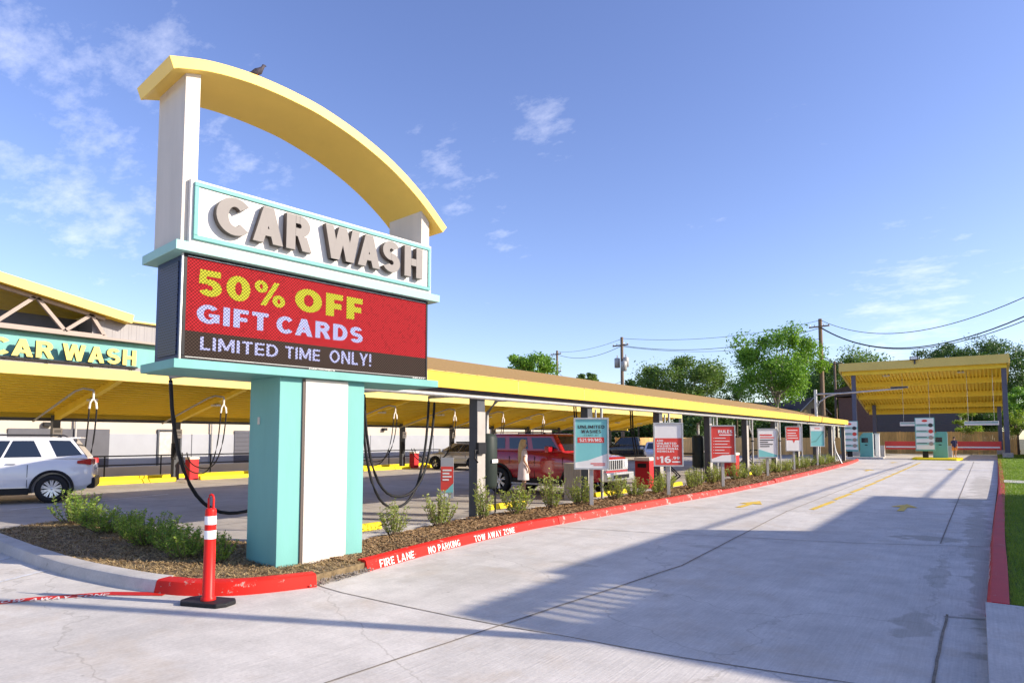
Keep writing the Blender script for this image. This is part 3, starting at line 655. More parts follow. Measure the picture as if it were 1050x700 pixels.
for s, x0, x1, z0, z1, m, bo in (('50%', -1.07, 0.03, 3.42, 3.73, LY, 0.07), ('OFF', 0.17, 1.22, 3.42, 3.73, LY, 0.08), ('GIFT', -1.07, -0.19, 3.095, 3.32, LW, 0.06), ('CARDS', -0.08, 1.23, 3.095, 3.32, LW, 0.06),
                             ('LIMITED', -1.02, -0.05, 2.78, 2.935, LW, 0.02), ('TIME', 0.05, 0.55, 2.78, 2.935, LW, 0.02), ('ONLY!', 0.70, 1.38, 2.78, 2.955, LW, 0.02)):
    obj('screen_lettering', text_mesh(s, x0, x1, z0, z1, -0.0235, bold=bo * 0.9, mats=[m]), None, scr)
obj('maker_lettering', text_mesh('DAKTRONICS', 0.39, 0.78, 2.660, 2.682, -0.0335, mats=[M['white']]), None, cab); obj('model_lettering', text_mesh('GALAXY', 2.14, 2.37, 2.660, 2.682, -0.0335, mats=[M['white']]), None, cab)
obj('upper_ledge', MB().box(-1.36, 2.60, -0.12, 0.95, 3.888, 4.0), M['tealpale'], sg, 0.006)
# arch curve through measured points (height of the top edge against distance along the sign)
AP = [(-1.50, 6.09), (-1.1, 6.215), (-0.7, 6.28), (-0.33, 6.30), (0.1, 6.285), (0.52, 6.235), (1.1, 6.09), (1.69, 5.86), (2.25, 5.53), (2.74, 5.13)]
AS = smooth_path(AP, 5)
def arch_z(x): return lerp_path([(b, a) for a, b in AS], x)
top = [(x, z) for x, z in AS]; thk = 0.135
bot = []
for i, (x, z) in enumerate(top):
    a = top[max(i - 1, 0)]; b = top[min(i + 1, len(top) - 1)]; t = Vector((b[0] - a[0], b[1] - a[1])).normalized(); bot.append((x + t.y * thk, z - t.x * thk))
bot[0] = (-1.45, 5.955)
g = MB(); n = len(top); y0, y1 = -0.12, 0.93
vs = [(x, y0, z) for x, z in top] + [(x, y0, z) for x, z in bot] + [(x, y1, z) for x, z in top] + [(x, y1, z) for x, z in bot]
fs = []
for i in range(n - 1): fs += [(i, i + 1, n + i + 1, n + i), (2 * n + i, 3 * n + i, 3 * n + i + 1, 2 * n + i + 1), (i, 2 * n + i, 2 * n + i + 1, i + 1), (n + i, n + i + 1, 3 * n + i + 1, 3 * n + i)]
fs += [(0, n, 3 * n, 2 * n), (n - 1, 3 * n - 1, 4 * n - 1, 2 * n - 1)]
g.add(vs, fs); obj('arch', g, M['archyellow'], sg, 0.005)
def soff(x): return min(((abs(bx - x), bz) for bx, bz in bot))[1]
obj('column', MB().prism([(-1.27, 4.002), (-1.10, 4.002), (-1.10, soff(-1.10) + 0.01), (-1.27, soff(-1.27) + 0.01)], 0.0, 0.82), M['cream'], sg, 0.004)
obj('column', MB().prism([(2.31, 4.002), (2.47, 4.002), (2.47, soff(2.47) + 0.01), (2.31, soff(2.31) + 0.01)], 0.0, 0.82), M['cream'], sg, 0.004)
npn = obj('name_panel', MB().box(-1.20, 2.46, -0.065, -0.002, 4.003, 4.765).box(-1.098, 2.308, 0.0, 0.16, 4.003, 4.762), M['white'], sg, 0.005)
def frame(x0, x1, z0, z1, w, ya, yb):
    return MB().box(x0, x1, ya, yb, z0, z0 + w).box(x0, x1, ya, yb, z1 - w, z1).box(x0, x0 + w, ya, yb, z0 + w, z1 - w).box(x1 - w, x1, ya, yb, z0 + w, z1 - w)
obj('panel_frame', frame(-1.165, 2.425, 4.05, 4.73, 0.05, -0.10, -0.066), M['teal'], npn, 0.006)
obj('panel_face', MB().box(-1.11, 2.37, -0.082, -0.066, 4.105, 4.675), M['white'], npn)
xs = [('C', -0.95, -0.56), ('A', -0.50, -0.10), ('R', -0.06, 0.30), ('W', 0.50, 1.05), ('A', 1.02, 1.40), ('S', 1.44, 1.76), ('H', 1.84, 2.19)]
for ch, a, b in xs:
    obj('letter', text_mesh(ch, a, b, 4.17, 4.63, -0.10, ext=0.085, bold=0.068, mats=[M['lettergrey'], M['letterside']]), None, sg, 0.003)
# a pigeon on the arch
def pigeon(loc, rz):
    t = thing('pigeon', 'small dark pigeon perched on top of the yellow arch', 'bird', loc, rz); t.scale = (0.72, 0.72, 0.9)
    vs = [(-0.17, 0, 0.05, 0.012), (-0.10, 0, 0.07, 0.03), (-0.03, 0, 0.10, 0.052), (0.04, 0, 0.125, 0.05), (0.075, 0, 0.17, 0.028), (0.095, 0, 0.205, 0.027), (0.12, 0, 0.208, 0.014), (0.142, 0, 0.20, 0.004)]
    b = MB().tube([v[:3] for v in vs], [v[3] for v in vs], 12); obj('body', b, M['bird'], t)
    obj('wing', MB().add([(0.03, 0.05, 0.14), (-0.03, 0.058, 0.08), (-0.17, 0.02, 0.055), (-0.05, 0.056, 0.125)], [(0, 1, 2, 3)], True), M['black'], t)
    for s in (-1, 1): obj('leg', MB().tube([(0.0, s * 0.02, 0.07), (0.005, s * 0.022, 0.0), (0.03, s * 0.024, 0.0)], 0.004, 5), M['posterred'], t)
    return t
pg_loc = Matrix.Rotation(SA, 4, 'Z') @ Vector((-0.42, -0.03, 0))
pigeon((-7.244 + pg_loc.x, 5.032 + pg_loc.y, 6.298), R(50))

# ------------------------------------------------------------------ delineator post
t = thing('delineator_post', 'red plastic delineator post with two white bands and a black rubber foot', 'bollard', (-6.66, 3.82, 0.008), R(20))
obj('foot', MB().slab([(-0.29, -0.07), (-0.22, -0.15), (0.22, -0.15), (0.29, -0.07), (0.29, 0.07), (0.22, 0.15), (-0.22, 0.15), (-0.29, 0.07)], 0, 0.045), M['rubber'], t, 0.012)
tb = obj('tube', MB().lathe([(0.075, 0.045), (0.075, 0.07), (0.06, 0.085), (0.057, 0.80), (0.056, 0.97), (0.05, 0.995), (0.038, 1.0), (0.0, 1.0)], 24), M['conered'], t)
obj('band', MB().lathe([(0.0585, 0.68), (0.0595, 0.685), (0.0595, 0.765), (0.0585, 0.77)], 24), M['reflect'], tb)
obj('band', MB().lathe([(0.0585, 0.83), (0.0595, 0.835), (0.0595, 0.915), (0.0585, 0.92)], 24), M['reflect'], tb)
obj('handle', MB().tube([(-0.03, 0, 0.99), (-0.033, 0, 1.10), (-0.02, 0, 1.135), (0.0, 0, 1.145), (0.02, 0, 1.135), (0.033, 0, 1.10), (0.03, 0, 0.99)], 0.011, 8), M['conered'], t)

# ------------------------------------------------------------------ shrubs
def shrub_mesh(seed, h, w, shoots, per, leaf, up=0.8):
    rnd = random.Random(seed); L = MB(); S = MB()
    for _ in range(shoots):
        a = rnd.uniform(0, 6.28); sp = rnd.random() ** 0.7 * w / 2; hh = h * rnd.uniform(0.55, 1.0) * (1 - 0.25 * (sp / (w / 2)) ** 2)
        p0 = Vector((math.cos(a) * sp * 0.25, math.sin(a) * sp * 0.25, 0)); p2 = Vector((math.cos(a) * sp, math.sin(a) * sp, hh)); p1 = (p0 + p2) / 2 + Vector((math.cos(a), math.sin(a), 0)) * w * 0.06
        S.tube([p0, p1, p2], 0.006, 4, 0.002, False)
        for k in range(per):
            t = rnd.uniform(0.18, 1.03); q = p0 * (1 - t) ** 2 + p1 * 2 * t * (1 - t) + p2 * t * t
            b = rnd.uniform(0, 6.28); el = rnd.uniform(0.1, 1.2) * up; l = leaf * rnd.uniform(0.6, 1.3)
            d = Vector((math.cos(b) * math.cos(el), math.sin(b) * math.cos(el), math.sin(el))) * l
            s = d.cross(Vector((rnd.uniform(-1, 1), rnd.uniform(-1, 1), rnd.uniform(-.3, 1)))).normalized() * l * 0.2
            q = q + Vector((rnd.uniform(-1, 1), rnd.uniform(-1, 1), rnd.uniform(-1, 1))) * 0.012
            L.add([q, q + d * 0.5 + s, q + d, q + d * 0.5 - s], [(0, 1, 2, 3)])
    return L.mesh('foliage'), S.mesh('stems')
shr = [shrub_mesh(i, (0.66, 0.54, 0.60, 0.50)[i], (0.46, 0.56, 0.40, 0.5)[i], (26, 30, 20, 24)[i], 34, 0.046) for i in range(4)]
hed = [shrub_mesh(20 + i, (0.62, 0.50, 0.56, 0.44)[i], (0.95, 0.8, 1.05, 0.75)[i], (58, 40, 52, 34)[i], 44, 0.048, 0.7) for i in range(4)]
for a, b in shr: a.materials.append(M['leafshrub']); b.materials.append(M['stem'])
for a, b in hed: a.materials.append(M['leafhedge']); b.materials.append(M['stem'])
def shrub(lib, k, loc, sc, label, group, name='shrub'):
    t = thing(name, label, 'shrub', loc, random.uniform(0, 6.28), group); t.scale = (sc[0], sc[0], sc[1])
    obj('foliage', lib[k][0], None, t); obj('stems', lib[k][1], None, t); return t
right = [(-8.0, 7.8, 1.25, 0.95), (-8.15, 9.1, 1.3, 1.35), (-8.1, 10.3, 1.25, 1.45), (-8.05, 11.5, 1.75, 1.4), (-8.0, 12.75, 1.45, 1.42), (-7.95, 14.05, 1.45, 1.35)]
rl = ['low sparse olive shrub at the sign end of the mulch bed', 'upright olive shrub in front of the drooping black hose', 'leggy olive shrub beside the nearest dark canopy post', 'wide feathery shrub in front of the red vehicle rear wheel',
      'rounded feathery shrub in front of the red vehicle front door', 'upright shrub just left of the UNLIMITED WASHES poster']
for i, (x, y, s, h) in enumerate(right): shrub(shr, i % 4, (x, y, 0.11), (s, h), rl[i], 'feathery shrubs in the mulch bed')
yy = 15.7; i = 0
while yy < 52 and i < 24:
    s = random.uniform(1.4, 1.75)
    shrub(shr, i % 4, (lerp_path(BR, yy) + random.uniform(0.35, 0.75), yy, 0.11), (s, random.uniform(1.1, 1.35)), 'feathery shrub, %s along the bed past the UNLIMITED WASHES poster' % ORD[i], 'feathery shrubs in the mulch bed')
    yy += random.uniform(1.05, 1.35) * (1 + i * 0.012); i += 1
left = [(-14.1, 5.35, 1.05, 1.12), (-13.2, 5.3, 1.0, 0.95), (-12.25, 5.2, 1.05, 0.85), (-11.3, 5.1, 1.0, 0.95), (-10.35, 4.95, 1.0, 0.9), (-9.55, 4.9, 0.95, 0.92), (-8.85, 4.75, 0.85, 0.85), (-8.2, 4.85, 0.62, 0.92)]
for i, (x, y, s, h) in enumerate(left):
    lab = 'tallest bushy green shrub in front of the white vehicle wheel' if i == 0 else ('small leafy green shrub beside the teal sign post' if i == len(left) - 1 else 'bushy green shrub, %s in the row from the white vehicle to the sign post' % ORD[i])
    shrub(hed, i % 4, (x, y, 0.1), (s, h), lab, 'green shrubs behind the straw bed')

# ------------------------------------------------------------------ vacuum canopies
CA = R(-1.03)
def T(local): # local frame of the near canopy to world
    c, s = math.cos(CA), math.sin(CA); return Vector((-8.3 + local[0] * c - local[1] * s, 9 + local[0] * s + local[1] * c, local[2]))
nc = thing('vacuum_canopy', 'long near canopy with bright yellow edge and brown roof beside the pay lane', 'canopy', (-8.3, 9, 0), CA)
Y0, Y1 = -1.2, 43.5
slope = (4.32 - 3.0) / 5.9
rf = obj('roof', MB().prism([(-0.05, 3.0), (-6.0, 4.345), (-6.0, 4.25), (-0.05, 2.90)], Y0, Y1), M['shingle'], nc)
obj('soffit', MB().add([(-0.06, Y0 + .02, 2.885), (-5.88, Y0 + .02, 4.205), (-5.88, Y1 - .02, 4.205), (-0.06, Y1 - .02, 2.885)], [(0, 1, 2, 3)]), M['soffitY'], rf, recalc=False)
obj('fascia', MB().box(-0.045, 0.0, Y0, Y1, 2.72, 3.02), M['fascia'], nc, 0.006)
g = MB()
for k in range(15): g.box(0.0005, 0.004, Y0 + 2.9 * k + 1.1, Y0 + 2.9 * k + 1.112, 2.725, 3.015)
obj('fascia_seam', g, M['taupe'], nc)['kind'] = 'stuff'
obj('drip_flashing', MB().box(-0.12, 0.012, Y0 - .01, Y1 + .01, 3.022, 3.034), M['fasciapale'], nc)
g = MB()
for k in range(90): g.box(-0.10, 0.004, Y0 + 0.48 * k + 0.2, Y0 + 0.48 * k + 0.2 + random.uniform(.1, .3), 3.036, 3.046)
obj('shingle_edge', g, M['shingle'], nc)['kind'] = 'stuff'
obj('fascia', MB().box(-5.95, -5.905, Y0, Y1, 3.95, 4.22), M['fascia'], nc, 0.006)
obj('gutter_pipe', MB().tube([(-0.16, -5.0, 2.60), (-0.16, 10, 2.60), (-0.16, 25, 2.60), (-0.16, Y1, 2.60)], 0.045, 10), M['galv'], nc)
obj('edge_beam', MB().box(-0.32, -0.22, Y0, Y1, 2.66, 2.82), M['postblue'], nc)
py = [1.75 + 4.6 * i for i in range(10)]
for y in py:
    p = obj('post', MB().box(-0.42, -0.20, y - 0.13, y + 0.13, 0, 2.66), M['post'], nc, 0.008)
    obj('sunlit_face', MB().box(-0.198, -0.19, y - 0.13, y + 0.13, 0.0, 2.3), M['postlit'], p)  # thin pale plate paints the sunlit lane side of the dark post
    obj('rafter', MB().add([(-0.42, y - .08, 2.60), (-0.42, y + .08, 2.60), (-5.85, y + .08, 4.0), (-5.85, y - .08, 4.0), (-0.42, y - .08, 2.87), (-0.42, y + .08, 2.87), (-5.85, y + .08, 4.19), (-5.85, y - .08, 4.19)],
        [(0, 1, 2, 3), (4, 5, 6, 7), (0, 1, 5, 4), (1, 2, 6, 5), (2, 3, 7, 6), (3, 0, 4, 7)]), M['beam'], nc)
obj('pipe_support', MB().tube([(-0.16, -2.6, 0.0), (-0.16, -2.6, 2.56)], 0.05, 8), M['galv'], nc)

fc = thing('vacuum_canopy', 'long far canopy with yellow underside sloping back toward the cream wall', 'canopy', (0, 0, 0))
FY0, FY1 = -8, 59
rf = obj('roof', MB().prism([(-22.52, 3.93), (-28.0, 2.78), (-28.0, 2.68), (-22.52, 3.80)], FY0, FY1), M['shingle'], fc)
obj('soffit', MB().add([(-22.53, FY0 + .02, 3.785), (-27.99, FY0 + .02, 2.665), (-27.99, FY1 - .02, 2.665), (-22.53, FY1 - .02, 3.785)], [(0, 1, 2, 3)]), M['soffit'], rf, recalc=False)
obj('fascia', MB().box(-22.515, -22.47, FY0, FY1, 3.60, 3.95), M['fasciapale'], fc, 0.006)
obj('fascia', MB().box(-28.1, -28.02, FY0, FY1, 2.48, 2.80), M['beam'], fc)
obj('gutter', MB().box(-28.0, -27.85, FY0, FY1, 2.38, 2.50), M['post'], fc)
g = MB()
for k in range(17):
    xx = -22.75 - 0.31 * k; zz = 3.785 - (-22.53 - xx) * 0.205; g.box(xx - 0.055, xx + 0.055, FY0 + .05, FY1 - .05, zz - 0.05, zz + 0.03)
obj('deck_ribs', g, M['beam'], rf)['kind'] = 'stuff'
FPY = [5.3 + 4.47 * i for i in range(12)]
for y in FPY:
    p = obj('post', MB().box(-27.83, -27.58, y - 0.12, y + 0.12, 0, 2.6), M['post'], fc, 0.008)
    obj('rafter', MB().add([(-27.6, y - .09, 2.42), (-27.6, y + .09, 2.42), (-22.6, y + .09, 3.60), (-22.6, y - .09, 3.60), (-27.6, y - .09, 2.735), (-27.6, y + .09, 2.735), (-22.6, y + .09, 3.765), (-22.6, y - .09, 3.765)],
        [(0, 1, 2, 3), (4, 5, 6, 7), (0, 1, 5, 4), (1, 2, 6, 5), (2, 3, 7, 6), (3, 0, 4, 7)]), M['beam'], fc)
    obj('soffit_lamp', MB().box(-24.9, -24.5, y - 0.1, y + 0.1, 3.02, 3.09), M['white'], fc)

# hoses and booms of the far canopy
def catenary(a, b, sag, n=14):
    a = Vector(a); b = Vector(b); out = []
    for i in range(n + 1):
        t = i / n; p = a.lerp(b, t); p.z -= sag * (1 - (2 * t - 1) ** 2) ; out.append(p)
    return out
def ucurve(a, b, zb, n=22):
    """deep U-shaped hanging hose"""
    a = Vector(a); b = Vector(b); out = []
    for i in range(n + 1):
        t = i / n; h = (1 - math.cos(math.pi * t)) / 2; h = h * 0.75 + t * 0.25; p = a.lerp(b, h)
        e = abs(2 * t - 1) ** 2.3; zt = a.z if t < 0.5 else b.z; p.z = zb + (zt - zb) * e; out.append(p)
    return out
def boom(label):
    t = thing('vacuum_boom', label, 'vacuum hose', (0, 0, 0), 0, 'vacuum hose booms of the far canopy')
    ar = obj('arm', MB().tube([(-3.9, -0.35, 2.35), (-1.7, -0.35, 2.95), (-0.5, -0.35, 3.27), (-0.22, -0.22, 3.36), (0.0, 0.0, 3.30), (0, 0, 3.22)], 0.035, 8), M['galvdull'], t)
    f = obj('fitting', MB().tube([(0, 0, 3.24), (0, 0, 2.98)], 0.035, 8).tube([(0, 0, 3.02), (0, -0.09, 2.90), (0, -0.11, 2.70)], 0.035, 8).tube([(0, 0, 3.02), (0, 0.09, 2.90), (0, 0.11, 2.70)], 0.035, 8), M['fitting'], t)
    for s in (-1, 1):
        pts = ucurve((0, s * 0.11, 2.72), (-3.6, s * 0.10 + 0.45, 1.15), 0.45 + 0.1 * s)
        obj('hose', MB().tube(pts, 0.024, 7), M['rubber'], t)
    return t
bm0 = boom('vacuum boom with white forked fitting and twin hoses above the white vehicle')
bm0.location = (-23.3, 9.25, 0)
bl = ['vacuum boom with twin hoses hanging between the white vehicle and the sign post', None, 'vacuum boom with twin hoses seen just right of the teal sign post', 'vacuum boom with twin hoses above the silver vehicle', 'vacuum boom with white fitting just right of the nearest dark post',
      'vacuum boom with white fitting above the red vehicle roof', 'seventh far vacuum boom, seen left of the UNLIMITED WASHES poster', 'eighth far vacuum boom, seen right of the UNLIMITED WASHES poster']
for i, lb in enumerate(bl):
    if lb: dup(bm0, (-23.3, 9.25 + 4.5 * (i + 1), 0), 0, lb)
# vacuum stations at the far posts
def station(label):
    t = thing('vacuum_station', label, 'vacuum station', (0, 0, 0), 0, 'vacuum stations at the far canopy posts')
    obj('hose_holder', MB().box(0.0, 0.16, -0.28, -0.13, 0.85, 1.55), M['black'], t, 0.02)
    obj('instruction_plate', MB().box(0.0, 0.02, -0.13, 0.17, 1.75, 2.12), M['posterwhite'], t, 0.004)
    obj('plate_print', MB().box(0.0205, 0.023, -0.09, 0.13, 1.95, 2.05).box(0.0205, 0.023, -0.09, 0.10, 1.85, 1.89), M['galvdull'], t)
    b = obj('waste_bin', MB().box(0.22, 0.62, 0.22, 0.62, 0.0, 0.85), M['binred'], t, 0.03)
    obj('bin_lid', MB().box(0.20, 0.64, 0.20, 0.64, 0.852, 0.95), M['fitting'], b, 0.03)
    obj('nozzle', MB().tube([(0.08, -0.2, 1.5), (0.22, -0.2, 1.35), (0.25, -0.2, 1.0)], 0.03, 7), M['black'], t)
    return t
st0 = station('vacuum station with hose holder at the post behind the white vehicle'); st0.location = (-27.56, FPY[1], 0)
sl = ['vacuum station with red bin at the post left of the sign post', None, None, 'vacuum station with red bin at the post right of the sign post', 'vacuum station beside the silver vehicle', 'vacuum station behind the nearest dark canopy post']
for i, lb in enumerate(sl):
    if lb: dup(st0, (-27.56, FPY[2 + i], 0), 0, lb)
# near canopy hoses
def near_hose(label, ya, yb, zb, x=-0.75, grp='drooping black hoses of the near canopy', r=0.026, second=True):
    o = T((0, 0, 0)); t = thing('vacuum_hose', label, 'vacuum hose', (o.x, o.y, 0), CA, grp)
    obj('hanger', MB().tube([(-0.16, ya, 2.60), (x, ya, 2.60), (x, ya, 2.5)], 0.03, 8), M['galvdull'], t)
    obj('hose', MB().tube(ucurve((x, ya, 2.55), (x - 0.25, yb, 2.5), zb), r, 9), M['rubber'], t)
    obj('hanger', MB().tube([(-0.16, yb, 2.60), (x - 0.25, yb, 2.60), (x - 0.25, yb, 2.45)], 0.03, 8), M['galvdull'], t)
    if second: obj('hose', MB().tube(ucurve((x, ya + 0.05, 2.55), (x - 0.2, yb + 0.12, 2.5), zb + 0.2), r, 9), M['rubber'], t)
    return t
near_hose('thick black hose drooping left of the teal sign post', -4.45, -2.2, 0.62, second=False, x=-0.7)
near_hose('pair of thick black hoses drooping between the sign post and the nearest dark post', -1.0, 1.0, 0.42)
for (hx0, y, zt, lb) in ((-4.6, 12.8, 3.1, 'pair of black hoses hanging above the red vehicle, left of the UNLIMITED WASHES poster'), (-1.9, 12.2, 2.75, 'pair of black hoses hanging right of the UNLIMITED WASHES poster')):
    o = T((0, 0, 0)); t = thing('vacuum_hose', lb, 'vacuum hose', (o.x, o.y, 0), CA, 'drooping black hoses of the near canopy')
    zs = 2.88 + 0.2237 * (-hx0)
    obj('hanger', MB().tube([(hx0, y, zs), (hx0, y, zt - 0.05)], 0.03, 8), M['galvdull'], t)
    for k in range(2): obj('hose', MB().tube([(hx0, y + 0.15 * k, zt), (hx0 - .05, y + 0.15 + 0.16 * k, zt - 0.7), (hx0 - .1, y + 0.45 + 0.2 * k, zt - 1.3), (hx0 - .15, y + 0.8 + 0.25 * k, 0.9)], 0.028, 8), M['rubber'], t)
# vertical pipes beside near posts
for i, y in enumerate(py[:9]):
    if i == 0: continue
    o = T((-0.2, y + 0.55, 0)); t = thing('downpipe', 'grey vertical downpipe beside the %s dark post of the near canopy' % ORD[i], 'pipe', (o.x, o.y, 0), CA, 'downpipes beside the near canopy posts')
    obj('pipe', MB().tube([(0.04, 0, 2.56), (0.04, 0, 1.75), (0.04, 0, 0.0)], 0.04, 8), M['galvdull'], t)
    obj('clamp', MB().box(-0.03, 0.11, -0.06, 0.06, 1.6, 1.64), M['black'], t)
    obj('elbow', MB().tube([(0.0, -0.25, 2.52), (0.0, -0.25, 2.2), (0.02, -0.1, 2.0), (0.04, 0, 1.9)], 0.028, 8), M['galv'], t)
# machine cabinets by the near posts
def machine(y, label):
    o = T((-0.75, y, 0)); t = thing('vacuum_separator', label, 'vacuum machine', (o.x, o.y, 0), CA, 'dark vacuum machines by the near canopy')
    b = obj('housing', MB().lathe([(0.0, 0.62), (0.2, 0.62), (0.24, 0.7), (0.24, 1.75), (0.2, 1.84), (0.0, 1.86)], 20), mat('dark_green_housing', (0.03, 0.04, 0.035), 0.5), t)
    obj('stand', MB().tube([(0.14, 0.14, 0), (0.14, 0.14, 0.64)], 0.02, 6).tube([(-0.14, 0.14, 0), (-0.14, 0.14, 0.64)], 0.02, 6).tube([(0.14, -0.14, 0), (0.14, -0.14, 0.64)], 0.02, 6).tube([(-0.14, -0.14, 0), (-0.14, -0.14, 0.64)], 0.02, 6), M['black'], t)
    obj('inlet_pipe', MB().tube([(0, 0, 1.84), (0, 0, 2.3), (0.3, 0, 2.6), (0.55, 0, 2.6)], 0.05, 8), M['galvdull'], t)
    obj('label_plate', MB().box(0.235, 0.25, -0.1, 0.1, 1.2, 1.28), M['posterwhite'], t)
    return t
machine(2.62, 'dark green vacuum machine just right of the nearest dark post')
machine(15.7, 'dark green vacuum machine beside the fourth dark canopy post')
# small post boxes
o = T((-0.2, py[0], 0)); t = thing('hose_hook', 'black hose holder bracket on the nearest dark canopy post', 'bracket', (o.x, o.y, 0), CA)
obj('bracket', MB().box(0.02, 0.10, -0.20, 0.06, 1.42, 1.66), M['black'], t, 0.01); obj('hook', MB().tube([(0.06, -0.1, 1.5), (0.06, -0.26, 1.5), (0.06, -0.28, 1.35), (0.06, -0.18, 1.25)], 0.02, 7), M['black'], t)

# wheel stops
sp = [(-9.55, 7.9), (-9.75, 13.2), (-9.3, 18.3), (-9.1, 22.6), (-9.0, 27.2), (-8.9, 31.8)]
ws = None
for i, (x, y) in enumerate(sp):
    lb = ['yellow wheel stop behind the first shrub beside the sign post', 'yellow wheel stop in front of the red vehicle rear wheel', 'yellow wheel stop behind the UNLIMITED WASHES poster post', 'yellow wheel stop behind the $16.99 poster', 'fifth yellow wheel stop from the sign', 'sixth yellow wheel stop from the sign'][i]
    if ws is None:
        g = MB().prism([(-0.09, 0), (0.09, 0), (0.055, 0.13), (-0.055, 0.13)], -1.0, 1.0); me = g.fix('wheel_stop')
        ws = obj('wheel_stop', me, M['stopyellow'], None, 0.015)
        tag(ws, lb, 'wheel stop', 'yellow wheel stops under the canopies'); ws.location = (x, y, 0.0); ws.rotation_euler = (0, 0, R(-2))
    else:
        c = ws.copy(); col.objects.link(c); c.location = (x, y, 0); c['label'] = lb
for i, y in enumerate([4.5 + 4.47 * k for k in range(9)]):
    c = ws.copy(); col.objects.link(c); c.location = (-26.6, y + 3.0, 0); c.scale = (1.3, 1.7, 1.3); c['label'] = 'yellow wheel stop under the far canopy, %s from the left' % ORD[i]

# bins and small things under the canopies
def ribbed_bin(loc, rz, m, h, w, label, lidm):
    t = thing('litter_bin', label, 'bin', loc, rz)
    g = MB().box(-w / 2, w / 2, -w / 2, w / 2, 0, h)
    n = 7
    for i in range(n):
        u = -w / 2 + w * (i + 0.5) / n
        for s in (-1, 1): g.box(u - w / n * 0.28, u + w / n * 0.28, s * w / 2 - (0.012 if s < 0 else 0), s * w / 2 + (0.012 if s > 0 else 0), 0.05, h - 0.05); g.box(s * w / 2 - (0.012 if s < 0 else 0), s * w / 2 + (0.012 if s > 0 else 0), u - w / n * 0.28, u + w / n * 0.28, 0.05, h - 0.05)
    obj('body', g, m, t); obj('lid', MB().box(-w / 2 - .02, w / 2 + .02, -w / 2 - .02, w / 2 + .02, h, h + 0.06), lidm, t, 0.015); return t
ribbed_bin((-9.9, 6.65, 0), R(20), M['galvdull'], 0.82, 0.30, 'grey ribbed bin just left of the teal sign post', M['post'])
ribbed_bin((-9.35, 16.25, 0), R(10), M['bin'], 0.98, 0.52, 'sand coloured ribbed bin in front of the red vehicle', M['bin'])
for (x, y, lb) in ((-9.6, 21.6, 'red bin with cream lid behind the $16.99 poster'), (-9.3, 30.6, 'red bin with cream lid behind the fourth poster')):
    t = thing('waste_bin', lb, 'bin', (x, y, 0)); obj('body', MB().box(-0.28, 0.28, -0.28, 0.28, 0, 0.95), M['binred'], t, 0.03); obj('lid', MB().box(-0.3, 0.3, -0.3, 0.3, 0.952, 1.08), M['fitting'], t, 0.04)
    obj('opening', MB().box(-0.16, 0.16, -0.304, -0.28, 0.72, 0.86), M['black'], t)
# mat racks
def mat_rack(x, y, lb):
    t = thing('mat_rack', lb, 'rack', (x, y, 0), R(35), 'black mat racks under the near canopy'); g = MB()
    for s in (0, 0.5):
        g.tube([(-0.75, s, 0.05), (0.15, s, 1.15), (1.0, s, 1.15)], 0.03, 7)
        g.tube([(-0.2, s, 0.85), (0.35, s, 0.3)], 0.025, 6); g.tube([(0.35, s, 0.3), (-0.05, s, 0.0)], 0.03, 6)
    obj('frame', g, M['black'], t); obj('crossbar', MB().tube([(0.15, 0, 1.15), (0.15, 0.5, 1.15)], 0.03, 7).tube([(-0.75, 0, 0.05), (-0.75, 0.5, 0.05)], 0.03, 7).tube([(1.0, 0, 1.15), (1.0, 0.5, 1.15)], 0.03, 7), M['black'], t)
mat_rack(-9.6, 24.0, 'black crossed tube mat rack between the second and third posters')
mat_rack(-9.9, 19.9, 'black crossed tube mat rack right of the UNLIMITED WASHES poster')
mat_rack(-9.2, 33.5, 'black crossed tube mat rack behind the fifth poster')

# ------------------------------------------------------------------ posters along the lane
def disc(cx, cz, r, n=24, rx=1.0): return [(cx + r * rx * math.cos(2 * math.pi * i / n), cz + r * math.sin(2 * math.pi * i / n)) for i in range(n)]
def flat(poly, y, m, name, parent): return obj(name, MB().prism(poly, y - 0.003, y), m, parent)
def poster(loc, rz, bottom, w, h, label, post=True):
    t = thing('poster_stand', label, 'sign', loc, rz, 'posters along the pay lane')
    obj('post', MB().box(-0.045, 0.045, 0.03, 0.12, -0.02, bottom + h * 0.8), M['galvdull'], t, 0.004)
    fr = obj('frame', frame(-w / 2, w / 2, bottom, bottom + h, 0.04, -0.03, 0.029).box(-w / 2 + .04, w / 2 - .04, 0.0, 0.028, bottom + .04, bottom + h - .04), M['galv'], t, 0.003)
    return t
w_, h_ = 0.84, 1.24; PR = R(34)
X0, X1 = -w_ / 2 + 0.04, w_ / 2 - 0.04
def print_rect(t, x0, x1, z0, z1, m, y=-0.001, name='print'): return obj(name, MB().box(x0, x1, y - 0.003, y, z0, z1), m, t)
def words(t, s, x0, x1, z0, z1, m, bold=0.03, y=-0.0085): return obj('lettering', text_mesh(s, x0, x1, z0, z1, y, bold=bold, mats=[m]), None, t)
